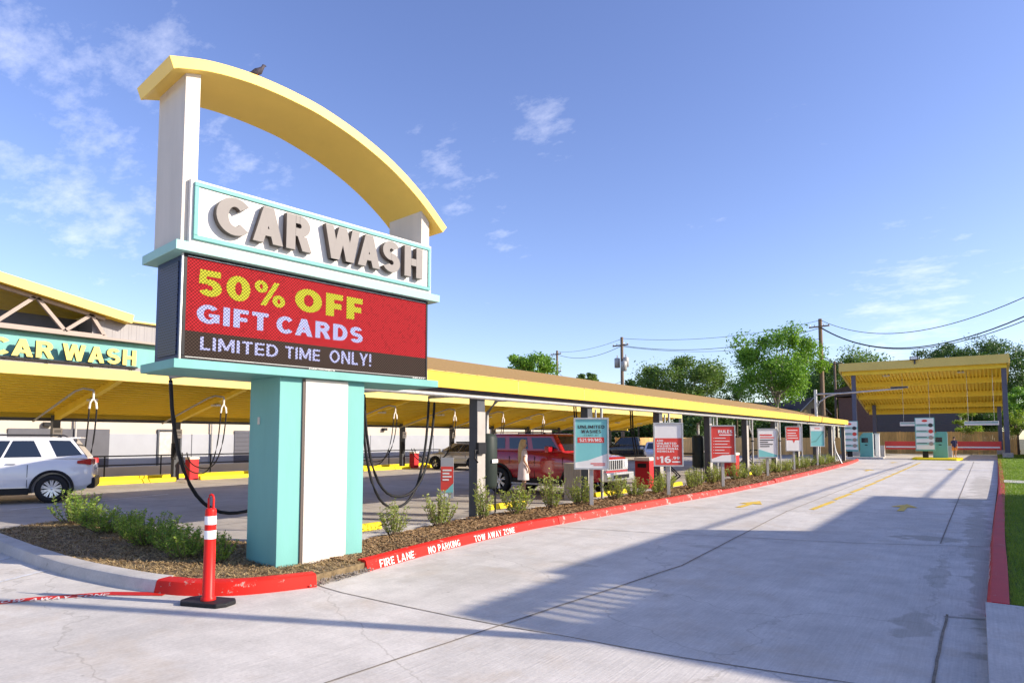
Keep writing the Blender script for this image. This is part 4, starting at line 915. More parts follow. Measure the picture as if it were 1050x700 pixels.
# 1 teal
t = poster((-7.54, 13.85, 0.1), PR, 0.90, w_, h_, 'teal and white poster reading UNLIMITED WASHES with a red price band')
b0 = 0.90
print_rect(t, X0, X1, b0 + .04, b0 + h_ - .04, M['posterteal'])
obj('print', MB().prism([(X0, b0 + .04), (X1, b0 + .04), (X1, b0 + .38), (X0 + .3, b0 + .22), (X0, b0 + .17)], -0.0075, -0.0045), M['posterwhite'], t)
words(t, 'UNLIMITED', -0.32, 0.32, b0 + .98, b0 + 1.06, M['posterdark'], 0.04); words(t, 'WASHES', -0.24, 0.24, b0 + .87, b0 + .95, M['posterdark'], 0.04); words(t, 'START AT', -0.18, 0.18, b0 + .80, b0 + .84, M['posterdark'], 0.0)
print_rect(t, -0.33, 0.31, b0 + .64, b0 + .77, M['posterred'], -0.0045); words(t, '$21.99/MO.', -0.28, 0.27, b0 + .665, b0 + .745, M['posterwhite'], 0.03)
obj('print', bars_mb([(-0.02, 0.33, b0 + .13, b0 + .155), (0.05, 0.33, b0 + .09, b0 + .11)], -0.0085), M['posterred'], t)
# 2
t = poster((-7.13, 17.64, 0.1), PR, 0.85, w_, h_, 'white and red poster with the big price $16.99'); b0 = 0.85
print_rect(t, X0, X1, b0 + .04, b0 + h_ - .04, M['posterwhite']); print_rect(t, X0, X1, b0 + .04, b0 + .80, M['posterred'], -0.0045)
for i, s in enumerate(('ADD', 'UNLIMITED', 'WASHES FOR', 'ADDITIONAL', 'VEHICLES')): words(t, s, -0.33, -0.33 + 0.062 * len(s), b0 + .70 - i * .075, b0 + .755 - i * .075, M['posterwhite'], 0.04)
words(t, '$', -0.34, -0.27, b0 + .20, b0 + .27, M['posterwhite'], 0.03); words(t, '16', -0.25, 0.07, b0 + .10, b0 + .29, M['posterwhite'], 0.05); words(t, '.99', 0.09, 0.31, b0 + .20, b0 + .28, M['posterwhite'], 0.03); obj('print', bars_mb([(0.1, 0.33, b0 + .11, b0 + .15)], -0.0085), M['posterwhite'], t)
# 3
t = poster((-6.9, 21.79, 0.1), PR, 0.84, w_, h_, 'red poster with a white heading and bulleted lines'); b0 = 0.84
print_rect(t, X0, X1, b0 + .04, b0 + h_ - .04, M['posterred']); obj('print', MB().prism([(X0, b0 + .04), (X1, b0 + .04), (X1, b0 + .26), (X0 + .35, b0 + .24), (X0, b0 + .12)], -0.0075, -0.0045), M['posterwhite'], t)
words(t, 'RULES', -0.15, 0.32, b0 + .98, b0 + 1.08, M['posterwhite'], 0.04); obj('print', bars_mb([(-0.12, 0.32, b0 + .90, b0 + .935)] + [(-0.32, -0.30, b0 + .80 - i * .1, b0 + .82 - i * .1) for i in range(6)] + [(-0.27, [0.1, 0.22, 0.15, 0.28, 0.05, 0.2][i], b0 + .80 - i * .1, b0 + .822 - i * .1) for i in range(6)], -0.0085), M['posterwhite'], t)
# 4
t = poster((-7.24, 28.87, 0.1), PR, 0.82, w_, h_, 'white poster with a red heading and dark lines above a teal corner'); b0 = 0.82
print_rect(t, X0, X1, b0 + .04, b0 + h_ - .04, M['posterwhite']); obj('print', MB().prism([(X0, b0 + .04), (X1, b0 + .04), (X1, b0 + .12), (X0, b0 + .36)], -0.0075, -0.0045), M['posterteal'], t)
obj('print', bars_mb([(-0.32, 0.2, b0 + .93, b0 + .99), (-0.32, 0.28, b0 + .83, b0 + .875)], -0.0085), M['posterred'], t); obj('print', bars_mb([(-0.32, 0.25, b0 + .73, b0 + .77), (-0.32, 0.02, b0 + .64, b0 + .68), (-0.32, 0.22, b0 + .55, b0 + .59), (-0.32, 0.08, b0 + .46, b0 + .50)], -0.0085), M['posterdark'], t)
# 5
t = poster((-7.43, 34.71, 0.1), PR, 1.0, w_, h_, 'poster with a red speech bubble over a white base'); b0 = 1.0
print_rect(t, X0, X1, b0 + .04, b0 + h_ - .04, M['posterwhite']); obj('print', MB().prism([(X0, b0 + .55), (-0.08, b0 + .55), (-0.01, b0 + .40), (0.06, b0 + .55), (0.27, b0 + .55), (0.27, b0 + 1.2), (X0, b0 + 1.2)], -0.0075, -0.0045), M['posterred'], t)
obj('print', bars_mb([(-0.32, 0.18, b0 + 1.02, b0 + 1.06), (-0.32, 0.1, b0 + .88, b0 + .92), (-0.32, 0.15, b0 + .76, b0 + .80), (-0.32, 0.2, b0 + .64, b0 + .68)], -0.0085), M['posterwhite'], t)
# 6
t = poster((-7.59, 41.47, 0.1), PR, 1.15, w_, h_, 'pale teal poster beside the white arm pole, farthest of the row'); b0 = 1.15
print_rect(t, X0, X1, b0 + .04, b0 + h_ - .04, M['posterteal']); print_rect(t, X0, X1, b0 + .92, b0 + 1.2, M['posterwhite'], -0.0045); obj('print', MB().prism([(X0, b0 + .3), (X0 + .3, b0 + .38), (X1, b0 + .95), (X1, b0 + .85), (X0 + .3, b0 + .28), (X0, b0 + .24)], -0.0075, -0.0045), M['teal'], t)
obj('print', bars_mb([(-0.15, 0.15, b0 + 1.04, b0 + 1.09)], -0.0085), M['posterred'], t)

# banner sign behind the bushes, next to the nearest dark post
t = thing('banner_stand', 'narrow red and grey banner sign left of the nearest dark post', 'sign', (-9.62, 11.0, 0), PR)
obj('pole', MB().box(-0.02, 0.02, 0.012, 0.05, 0, 1.3), M['galvdull'], t); obj('backing', MB().box(-0.145, 0.145, 0, 0.012, 0.42, 1.32), M['grey'], t, 0.003)
print_rect(t, -0.14, 0.14, 0.58, 1.12, M['posterred']); obj('print', MB().prism([(0.14, 0.75), (0.14, 0.55), (-0.06, 0.55)], -0.0075, -0.0045), M['posterteal'], t)
obj('print', bars_mb([(-0.1, 0.1, 1.02, 1.055), (-0.1, 0.05, 0.95, 0.985), (-0.1, 0.1, 0.88, 0.915), (-0.1, 0.04, 0.81, 0.845)], -0.0085), M['posterwhite'], t); print_rect(t, -0.12, 0.02, 0.44, 0.53, M['posterwhite'])

# white steel pole with an arm over the lane
t = thing('clearance_arm_pole', 'white steel pole with a long curved brace arm reaching over the lane', 'pole', (-8.3, 45.2, 0.1))
obj('pole', MB().tube([(0, 0, -0.1), (0, 0, 4.75)], 0.10, 12, 0.09), M['galv'], t); obj('base_plate', MB().lathe([(0, 0), (0.26, 0), (0.26, 0.05), (0.17, 0.06), (0.17, 0.25)], 12), M['galv'], t)
obj('arm', MB().tube([(0, 0, 4.45), (1.5, 0, 4.45), (4.8, 0, 4.62)], 0.06, 10, 0.045), M['galv'], t)
obj('brace', MB().tube([(0.02, 0, 3.4), (0.25, 0, 3.95), (0.7, 0, 4.3), (1.2, 0, 4.43)], 0.05, 8), M['galv'], t); obj('lamp_head', MB().box(4.2, 5.1, -0.16, 0.16, 4.64, 4.74), M['post'], t, 0.03)
t = thing('guy_post', 'thin bent steel conduit beside the white arm pole', 'pipe', (-7.5, 46.2, 0.1)); obj('conduit', MB().tube([(0.0, 0, 2.4), (0.0, 0, 1.5), (0.1, 0, 0.8), (0.45, 0, 0.0)], 0.05, 8), M['galv'], t)

# ------------------------------------------------------------------ pay station canopy
pc = thing('pay_canopy', 'tall yellow sloping canopy over the pay lanes on slate posts', 'canopy', (0, 0, 0))
cx0, cx1, yF, yB, zF, zB = -10.0, 2.35, 66.0, 84.5, 8.45, 5.25
def cz(y): return zF + (zB - zF) * (y - yF) / (yB - yF)
g = MB().add([(cx0, yF, zF - .28), (cx1, yF, zF - .28), (cx1, yB, zB - .28), (cx0, yB, zB - .28), (cx0, yF, zF), (cx1, yF, zF), (cx1, yB, zB), (cx0, yB, zB)], [(0, 1, 2, 3), (4, 5, 6, 7), (0, 1, 5, 4), (1, 2, 6, 5), (2, 3, 7, 6), (3, 0, 4, 7)])
rf = obj('roof', g, M['beam'], pc)
g = MB()
for k in range(44):
    xx = cx0 + 0.15 + k * 0.28
    g.bar((xx, yF + .1, zF - .35), (xx, yB - .1, zB - .35 + 0.01), 0.12, 0.16)
obj('deck_ribs', g, M['beam'], rf)['kind'] = 'stuff'
obj('front_fascia', MB().box(cx0 - .06, cx1 + .06, yF - 0.08, yF - 0.005, zF - 0.62, zF + 0.12), M['fasciapale'], pc, 0.01)
for x in (cx0 - 0.02, cx1 + 0.02):
    obj('side_beam', MB().bar((x, yF + .02, zF - .42), (x, yB, zB - .42), 0.16, 0.42), M['fasciapale'], pc)
for y in (yF + 0.6, yF + 5.4, yF + 10.6, yF + 15.4, yB - 0.1):
    obj('cross_beam', MB().box(cx0 + .1, cx1 - .1, y - 0.15, y + 0.15, cz(y) - 0.85, cz(y) - 0.30), M['beam'], pc, 0.01)
for x, y in ((-9.0, 66.8), (2.05, 66.8), (-9.0, 81.0), (2.0, 82.5)):
    p = obj('post', MB().box(x - 0.17, x + 0.17, y - 0.17, y + 0.17, 0, cz(y) - 0.5), M['postblue'], pc, 0.01); obj('footing', MB().box(x - 0.35, x + 0.35, y - 0.35, y + 0.35, -0.02, 0.55), M['kerbcon'], p, 0.02)
for x, y in ((-6.6, 69.2), (-0.9, 69.2), (-6.4, 77.4), (-0.8, 77.4)):
    obj('soffit_lamp', MB().box(x - .28, x + .28, y - .28, y + .28, cz(y) - 0.42, cz(y) - 0.29), M['white'], pc, 0.02)
t = thing('floodlight', 'small dark floodlight mounted on the front edge of the pay canopy', 'lamp', (-4.1, yF - 0.1, zF + 0.1))
obj('housing', MB().box(-0.35, 0.3, -0.3, 0.1, -0.05, 0.25), M['post'], t, 0.03); obj('lens', MB().box(-0.28, 0.22, -0.31, -0.301, 0.0, 0.2), M['headlamp'], t); obj('bracket', MB().box(-0.06, 0.06, -0.05, 0.05, -0.4, -0.05), M['post'], t)
def menu(x, y, z0, z1, label):
    t = thing('menu_board', label, 'sign', (x, y, 0), R(6), 'lit wash menu boards at the pay lanes'); w = 1.35
    obj('pedestal', MB().box(-0.2, 0.2, 0.1, 0.45, 0, z0), M['black'], t, 0.02)
    obj('cabinet', MB().box(-w / 2, w / 2, 0, 0.22, z0, z1), M['teal'], t, 0.02)
    obj('backdrop', MB().box(-w / 2 + .05, w / 2 - .05, -0.006, -0.001, z0 + .14, z1 - .05), M['posterwhite'], t)
    H = z1 - z0
    obj('heading_print', MB().prism(disc(0.0, z1 - 0.26, 0.1, 20, 2.0), -0.0135, -0.0075), M['posterred'], t)
    for i in range(4):
        zz = z1 - 0.60 - i * 0.50
        obj('offer_panel', MB().box(-w / 2 + .05, w / 2 - .05, -0.011, -0.007, zz - 0.12, zz + 0.08), M['tealpale'], t)
        obj('offer_title', MB().box(-w / 2 + .12, 0.12, -0.016, -0.012, zz - 0.0, zz + 0.05), M['posterdark'], t)
        obj('offer_print', MB().prism(disc(0.4, zz - 0.02, 0.16, 14), -0.022, -0.0165), [M['leafB'], M['posterred'], M['taupe'], M['taupe']][i] if i != 0 else M['posterdark'], t)
    return t
menu(-8.9, 62.5, 0.62, 3.22, 'teal framed wash menu board on the left lane')
menu(-3.4, 62.8, 0.70, 3.42, 'teal framed wash menu board on the yellow island')
def kiosk(x, y, h, label):
    t = thing('pay_kiosk', label, 'kiosk', (x, y, 0.12), R(4), 'teal pay kiosks at the pay lanes')
    b = obj('cabinet', MB().prism([(-0.5, 0), (0.5, 0), (0.5, h), (-0.2, h), (-0.5, h - 0.35)], -0.35, 0.35), M['teal'], t, 0.02)
    obj('payment_screen', MB().box(-0.35, 0.15, -0.362, -0.352, h - 0.85, h - 0.45), M['glass'], b); obj('side_panel', MB().box(0.505, 0.53, -0.3, 0.3, 0.1, h - 0.1), M['posterwhite'], b); obj('card_slot', MB().box(-0.1, 0.1, -0.362, -0.352, h - 1.1, h - 1.02), M['black'], b)
    return t
kiosk(-7.75, 63.6, 2.1, 'teal pay kiosk right of the left menu board'); kiosk(-2.45, 64.0, 2.15, 'teal pay kiosk right of the island menu board')
t = thing('gate_column', 'pale gate column between the left kiosk and the red barrier', 'barrier', (-7.0, 64.4, 0.1)); obj('column', MB().box(-0.16, 0.16, -0.16, 0.16, 0, 2.0), M['posterwhite'], t, 0.02); obj('cap', MB().box(-0.2, 0.2, -0.2, 0.2, 2.0, 2.08), M['galv'], t)
def gate(x, y, L, label):
    t = thing('barrier_gate', label, 'barrier', (x, y, 0), 0, 'red barrier boards across the pay lanes')
    obj('cabinet', MB().box(-0.2, 0.25, -0.2, 0.2, 0, 1.1), M['cream'], t, 0.02)
    b = obj('board', MB().box(0.27, L, -0.05, 0.0, 0.78, 1.48), M['posterred'], t, 0.01)
    obj('stripe', MB().box(0.35, L - 0.1, -0.056, -0.051, 0.93, 1.05), M['posterwhite'], b); return t
gate(-6.9, 66.3, 3.9, 'red barrier board with a white stripe on the left pay lane'); gate(-1.95, 66.5, 3.6, 'red barrier board with a white stripe on the right pay lane')
def hangbar(x, y, L, label):
    t = thing('clearance_bar', label, 'sign', (x, y, 0), 0, 'hanging clearance bars under the pay canopy')
    obj('bar', MB().box(0, L, -0.12, 0.02, 2.85, 3.2), M['posterwhite'], t, 0.02); obj('stripe', MB().box(0.05, L - .05, -0.126, -0.121, 3.03, 3.12), M['teal'], t)
    for u in (0.3, L - 0.3): obj('chain', MB().tube([(u, -0.05, 3.2), (u, -0.05, cz(y) - 0.3)], 0.012, 5), M['galv'], t)
hangbar(-5.6, 68.6, 2.6, 'white clearance bar hanging on chains over the left pay lane'); hangbar(0.1 - 0.9, 68.6, 2.4, 'white clearance bar hanging on chains over the right pay lane')
struct('island_kerb', MB().slab([(-4.3, 61.9), (-3.9, 61.2), (-1.3, 61.2), (-0.95, 61.9), (-0.95, 65.6), (-4.3, 65.6)], -0.02, 0.15), M['stopyellow'])
struct('island_kerb', MB().slab([(-9.6, 61.3), (-6.6, 61.3), (-6.4, 62), (-6.6, 65.6), (-9.6, 65.6)], -0.02, 0.14), M['kerbcon'])

# ------------------------------------------------------------------ fences
def fence(a, b, h, label, m, board=0.145):
    a = Vector((a[0], a[1], 0)); b = Vector((b[0], b[1], 0)); L = (b - a).length; ang = math.atan2(b.y - a.y, b.x - a.x)
    t = thing('board_fence', label, 'fence', a, ang); n = int(L / board); g = MB()
    for i in range(n):
        x = i * board; d = random.uniform(-0.008, 0.008); g.box(x + 0.005, x + board - 0.005, d, d + 0.02, 0.04, h + random.uniform(-0.015, 0.015))
    obj('boards', g, m, t, recalc=False); g = MB()
    for z in (0.35, h - 0.3): g.box(0, L, 0.035, 0.08, z, z + 0.09)
    obj('rails', g, m, t)
    for k in range(int(L / 2.4) + 1): obj('post', MB().box(k * 2.4 - 0.05, k * 2.4 + 0.05, 0.085, 0.185, 0, h + 0.05), m, t)
fence((-11.8, 85.2), (3.7, 85.2), 2.45, 'cedar board fence behind the pay canopy', M['fencewood'])
fence((4.1, 85.0), (3.55, 63.0), 2.4, 'cedar board fence running along the right side of the lawn', M['fencewood'])
a = at(632, 60); b = at(868, 71)
fence((a.x, a.y), (b.x, b.y), 1.8, 'low board fence seen beneath the near canopy', M['fencewood'])
# pipe railing at the far side of the car park
t = thing('pipe_railing', 'dark two rail pipe railing in front of the grey wall', 'railing', (-29.3, 3, 0)); g = MB()
for z in (0.62, 1.0): g.tube([(0, 0, z), (0, 32, z)], 0.028, 8)
obj('rails', g, M['black'], t)
for k in range(15): obj('post', MB().tube([(0, 2.28 * k + 0.03, 0), (0, 2.28 * k + 0.03, 1.0)], 0.03, 8), M['black'], t)
struct('island_kerb', MB().box(-29.0, -28.75, -5, 58, -0.02, 0.17), M['stopyellow'])
g = MB()
for k in range(7): g.box(-30.6, -30.2, 5 + k * 4.6, 7.8 + k * 4.6, 0, 0.55)
tag(obj('low_wall', MB().box(-30.6, -30.35, 4, 37, 0, 0.5), M['wallcream'], None, 0.01), 'low cream wall at the foot of the grey wall', 'wall')

# ------------------------------------------------------------------ wash building on the left
wb = thing('wash_building', 'long cream and grey wash building with teal band and yellow truss roof', 'building', (0, 0, 0))
obj('wall', MB().box(-44, -32.0, -16, 42, -0.05, 4.9), M['wallcream'], wb)
obj('wall_band', MB().box(-31.998, -31.96, -15.98, 41.98, -0.02, 1.95), M['grey'], wb)
obj('wall_recess', MB().box(-31.958, -31.92, 9.6, 13.4, 0.0, 2.15), M['greydark'], wb)
obj('wall_recess', MB().box(-31.958, -31.92, 19.5, 24.0, 0.2, 2.15), M['siding'], wb)
for y in (8.2, 17.2, 29.0, 35.0): obj('panel_seam', MB().box(-31.957, -31.945, y, y + 0.03, 0, 1.95), M['greydark'], wb)
for y in (6.6, 15.6, 25.5): d_ = obj('door', MB().box(-31.958, -31.9, y, y + 1.0, 0.0, 2.05), M['galvdull'], wb); obj('door_frame', MB().box(-31.958, -31.89, y - 0.08, y - 0.003, 0, 2.1).box(-31.958, -31.89, y + 1.003, y + 1.08, 0, 2.1).box(-31.958, -31.89, y - 0.08, y + 1.08, 2.103, 2.18), M['post'], d_); obj('door_handle', MB().box(-31.9, -31.86, y + .8, y + .9, 0.98, 1.03), M['black'], d_)
for y in (12.0, 18.2, 26.8, 32.0): obj('downpipe', MB().tube([(-31.85, y, 0), (-31.85, y, 4.4)], 0.05, 8), M['galvdull'], wb)
for y in (10.8, 22.4, 30.0): obj('wall_lamp', MB().box(-31.955, -31.75, y, y + .3, 2.25, 2.42), M['black'], wb)
obj('teal_band', MB().box(-32.0, -31.6, -16, 16.2, 4.98, 6.1), M['teal'], wb)
obj('band_shelf', MB().box(-32.0, -31.2, -16, 16.2, 6.11, 6.2), M['taupe'], wb)
obj('lower_roof', MB().box(-32.1, -31.3, -16, 16.2, 4.55, 4.97), M['parapet'], wb)
ub = obj('upper_block', MB().box(-43, -31.9, 12.5, 22, 4.9, 7.12), M['parapet'], wb)
obj('parapet_cap', MB().box(-43.1, -31.7, 12.4, 22.1, 7.122, 7.2), M['fasciapale'], ub)
obj('clerestory', MB().box(-33.6, -33.3, -14, 12.45, 6.2, 7.15), M['greydark'], wb)
# gable roof, sloping down toward the upper block
g = MB(); rz = lambda y: 7.14 + (14.2 - y) * 0.19
ra, rb = -6.0, 13.9
g.add([(-44, ra, rz(ra) - .2), (-31.3, ra, rz(ra) - .2), (-31.3, rb, rz(rb) - .2), (-44, rb, rz(rb) - .2), (-44, ra, rz(ra)), (-31.3, ra, rz(ra)), (-31.3, rb, rz(rb)), (-44, rb, rz(rb))], [(0, 1, 2, 3), (4, 5, 6, 7), (0, 1, 5, 4), (1, 2, 6, 5), (2, 3, 7, 6), (3, 0, 4, 7)])
obj('truss_roof', g, M['soffitY'], wb)
obj('roof_fascia', MB().bar((-31.25, ra, rz(ra) - .02), (-31.25, rb, rz(rb) - .02), 0.08, 0.40), M['fasciapale'], wb)
g = MB(); TX = -31.7
def tb_(y0, z0, y1, z1, w=0.16): g.bar((TX, y0, z0), (TX, y1, z1), 0.14, w, up=(1, 0, 0))
tb_(ra, 6.30, 13.0, 6.30); tb_(11.35, 6.35, 10.3, rz(10.3) - .3); tb_(11.35, 6.35, 12.35, rz(12.35) - .3); tb_(12.35, rz(12.35) - .3, 12.9, 6.35); tb_(10.2, rz(10.2) - .3, 8.9, 6.35); tb_(8.9, 6.35, 7.6, rz(7.6) - .3); tb_(7.6, rz(7.6) - .3, 6.0, 6.35); tb_(6.0, 6.35, 4.6, rz(4.6) - .3); tb_(4.6, rz(4.6) - .3, 2.8, 6.35)
tb_(ra, rz(ra) - .3, 12.9, rz(12.9) - .3)
obj('truss', g, M['taupe'], wb)
# channel letters on the teal band
lr = thing('rooftop_letters', 'yellow channel letters CAR WASH on a black rail above the far canopy', 'sign', (-31.2, 0, 0), R(90))
for ch, a, b in (('C', 8.75, 9.5), ('A', 9.6, 10.35), ('R', 10.45, 11.1), ('W', 11.42, 12.32), ('A', 12.42, 13.08), ('S', 13.18, 13.75), ('H', 13.86, 14.45)):
    # local X = world +Y, letters face world +X
    obj('letter', text_mesh(ch, a * 0.97, b * 0.97, 5.03, 5.72, -0.0, ext=0.16, bold=0.045, mats=[M['letteryellow'], M['letterside']]), None, lr)
obj('rail', MB().box(5.0, 14.15, -0.04, 0.06, 4.92, 5.0), M['black'], lr)
for u in (5.5, 7.3, 8.9, 10.6, 12.3, 13.9): obj('strut', MB().box(u - 0.02, u + 0.02, -0.02, 0.02, 4.5, 4.92), M['black'], lr)
# small pale building farther along
t = thing('shed_building', 'small pale flat roofed building beyond the end of the wash building', 'building', (0, 0, 0))
obj('wall', MB().box(-44, -35, 46, 56, -0.05, 2.9), M['wallcream'], t); obj('roof', MB().box(-44.2, -34.8, 45.8, 56.2, 2.9, 3.1), M['grey'], t); obj('door', MB().box(-34.998, -34.95, 49, 50.1, 0, 2.1), M['greydark'], t)

# ------------------------------------------------------------------ houses behind
t = thing('house', 'dark grey sided house with brown brick end behind the cedar fence', 'house', (0, 0, 0))
obj('wall', MB().box(-10.0, -1.4, 92, 102, -0.05, 7.6), M['siding'], t); obj('brick_wall', MB().box(-14.2, -10.0, 91.95, 101.9, -0.05, 6.9), M['brick'], t); obj('roof', MB().prism([(-14.6, 7.0), (-1.0, 7.6), (-1.0, 7.9), (-8, 9.8), (-14.6, 7.9)], 91.6, 102.4), M['darkshingle'], t)
obj('corner_board', MB().box(-1.52, -1.38, 91.9, 91.998, 0, 7.55), M['taupe'], t)
hx = at(834, 98)
t = thing('house', 'tan gabled house with dark shingle roof behind the trees', 'house', (hx.x, hx.y, 0), R(38))
obj('wall', MB().prism([(-2.2, -0.05), (2.2, -0.05), (2.2, 5.7), (0, 7.75), (-2.2, 5.7)], 0, 9), M['tansiding'], t)
obj('roof', MB().add([(-2.6, -0.4, 5.35), (0, -0.4, 7.9), (2.6, -0.4, 5.35), (-2.6, 9.4, 5.35), (0, 9.4, 7.9), (2.6, 9.4, 5.35), (-2.6, -0.4, 5.2), (0, -0.4, 7.72), (2.6, -0.4, 5.2), (-2.6, 9.4, 5.2), (0, 9.4, 7.72), (2.6, 9.4, 5.2)],
    [(0, 1, 4, 3), (1, 2, 5, 4), (6, 9, 10, 7), (7, 10, 11, 8), (0, 6, 7, 1), (1, 7, 8, 2), (3, 4, 10, 9), (4, 5, 11, 10), (0, 3, 9, 6), (2, 8, 11, 5)]), M['darkshingle'], t)
obj('bargeboard', MB().bar((-2.62, -0.43, 5.3), (0, -0.43, 7.86), 0.06, 0.2, up=(0, 1, 0)).bar((2.62, -0.43, 5.3), (0, -0.43, 7.86), 0.06, 0.2, up=(0, 1, 0)), M['wallcream'], t)
obj('window', MB().box(-0.3, 0.5, -0.03, -0.005, 5.1, 6.2), M['glass'], t)
obj('side_wing', MB().box(-8.5, -2.65, 1.0, 8.5, 0, 5.2), M['tansiding'], t); obj('wing_roof', MB().add([(-8.9, 0.5, 5.21), (-2.62, 0.5, 5.21), (-2.62, 4.8, 7.4), (-8.0, 4.8, 7.4), (-2.62, 9, 5.21), (-8.9, 9, 5.21)], [(0, 1, 2, 3), (3, 2, 4, 5), (0, 3, 5), (0, 5, 4, 1)]), M['darkshingle'], t)

# ------------------------------------------------------------------ trees
def tree(name, label, px, dep, top, width, bottom, lm, bm_, nclump, nleaf, leaf, group=None, seed=1, flat=1.0, sparse=0.0, cat='tree'):
    rnd = random.Random(seed); base = at(px, dep); t = thing(name, label, cat, base, 0, group)
    cz_ = (top + bottom) / 2; rh = (top - bottom) / 2; rw = width / 2 * 1.12; nclump = int(nclump * 1.5); nleaf = int(nleaf * 1.45); leaf *= 0.82
    L = MB(); T_ = MB(); cl = []
    for k in range(nclump):
        while True:
            u = Vector((rnd.uniform(-1, 1), rnd.uniform(-1, 1), rnd.uniform(-1, 1)))
            if 0.25 < u.length < 1: break
        u *= (0.66 + 0.26 * rnd.random()) / max(u.length, 0.45) * u.length ** 0.5
        c = Vector((u.x * rw, u.y * rw, cz_ + u.z * rh)); r = rw * rnd.uniform(0.13, 0.34) * (1 - 0.15 * u.z); cl.append((c, r))
    per = nleaf // nclump
    for c, r in cl:
        fl = rnd.uniform(0.6, 0.95)
        for _ in range(per):
            d = Vector((rnd.gauss(0, 1), rnd.gauss(0, 1), rnd.gauss(0, 1))).normalized() * r * (rnd.random() ** 0.45) * rnd.uniform(0.7, 1.35); d.z *= fl
            q = c + d; l = leaf * rnd.uniform(0.6, 1.35)
            a = Vector((rnd.gauss(0, 1), rnd.gauss(0, 1), rnd.gauss(0, .8))).normalized(); b = a.cross(Vector((rnd.gauss(0, 1), rnd.gauss(0, 1), rnd.gauss(0, 1)))).normalized()
            L.add([q - a * l, q + b * l * 0.45, q + a * l, q - b * l * 0.45], [(0, 1, 2, 3)])
    tr = max(0.12, width * 0.028)
    fork = Vector((0, 0, bottom + rh * 0.35))
    T_.tube([(0, 0, -0.1), (rnd.uniform(-.1, .1), 0, bottom * 0.6), fork], tr, 9, tr * 0.6)
    for c, r in cl[:min(len(cl), 16)]:
        m = fork.lerp(c, 0.5) + Vector((rnd.uniform(-.3, .3), rnd.uniform(-.3, .3), -0.05 * width)); T_.tube([fork - Vector((0, 0, rnd.uniform(0, rh * .5))), m, c], tr * 0.42, 6, tr * 0.1)
    obj('crown', L, lm, t, recalc=False); obj('trunk', T_, bm_, t); return t
tree('shade_tree', 'tall bright green open crowned tree left of the utility pole with transformerless top', 797, 74, zrow(331, 74), 10.8, zrow(415, 74), M['leafA'], M['barkpale'], 34, 15000, 0.20, seed=3)
tree('shade_tree', 'broad mid green tree above the canopy roof between the two utility poles', 698, 70, zrow(363, 70), 9.4, zrow(420, 70), M['leafB'], M['barkpale'], 38, 15000, 0.17, seed=4)
tree('shade_tree', 'thin dark bare branched tree left of the tallest tree', 755, 84, zrow(388, 84), 5.0, zrow(415, 84), M['leafC'], M['bark'], 14, 2200, 0.16, seed=5)
tree('shade_tree', 'small round tree top showing over the canopy left of the thin utility pole', 540, 52, zrow(361, 52), 4.4, zrow(392, 52), M['leafA'], M['bark'], 16, 5200, 0.15, seed=6)
tree('shade_tree', 'smallest tree top showing over the brown canopy roof', 602, 62, zrow(382, 62), 2.6, zrow(400, 62), M['leafB'], M['bark'], 10, 2200, 0.14, seed=7)
tree('shade_tree', 'low dark tree at the foot of the pole with transformers', 655, 82, zrow(388, 82), 4.6, zrow(408, 82), M['leafC'], M['bark'], 12, 2600, 0.18, seed=27)
tree('shade_tree', 'dense green tree behind the left post of the pay canopy', 878, 100, zrow(357, 100), 14.5, zrow(440, 100), M['leafB'], M['bark'], 48, 18000, 0.24, seed=8)
tree('shade_tree', 'dark tree behind the gabled house roof', 842, 108, zrow(372, 108), 13, zrow(430, 108), M['leafC'], M['bark'], 36, 12000, 0.25, seed=9)
tree('shade_tree', 'small dark tree top above the middle of the pay canopy', 967, 112, zrow(352, 112), 10, zrow(400, 112), M['leafC'], M['bark'], 24, 8000, 0.24, seed=10)
tree('shade_tree', 'large dark tree above the right end of the pay canopy', 1022, 108, zrow(342, 108), 15, zrow(415, 108), M['leafC'], M['bark'], 46, 17000, 0.24, seed=11)
tree('shade_tree', 'dark tree behind the fence right of the grey house', 1012, 94, zrow(402, 94), 10, zrow(450, 94), M['leafC'], M['bark'], 36, 13000, 0.2, seed=12)
tree('shade_tree', 'bright green tree behind the right edge fence', 1058, 82, zrow(392, 82), 8, zrow(446, 82), M['leafA'], M['bark'], 28, 10000, 0.18, seed=13)
tree('ornamental_tree', 'slim lime green tree in front of the cedar fence', 995, 70.5, zrow(416, 70), 3.2, zrow(462, 70), M['leafD'], M['barkpale'], 16, 2600, 0.13, seed=14)
tree('ornamental_tree', 'lime green young tree beside the right canopy post', 1043, 66, zrow(420, 66), 3.0, zrow(445, 66), M['leafD'], M['bark'], 12, 3000, 0.12, seed=15)
for i, (px, dep, row, w) in enumerate(((585, 88, 424, 12), (640, 90, 424, 12), (690, 86, 422, 12), (742, 90, 420, 12), (800, 92, 418, 12), (560, 110, 420, 14))):
    tree('screen_tree', 'dark green screening tree behind the low fence, %s from the left' % ORD[i], px, dep, zrow(row, dep), w, 0.6, M['leafC'], M['bark'], 26, 8500, 0.24, 'screening trees behind the low fence', seed=40 + i)
for i, (px, dep, row) in enumerate(((905, 83, 458), (1022, 83, 459))):
    lib = hed; tt = shrub(hed, i, at(px, dep), (2.2, 2.6), ['round bush against the cedar fence between the pay lanes', 'round bush against the cedar fence by the right post'][i], 'bushes against the cedar fence')

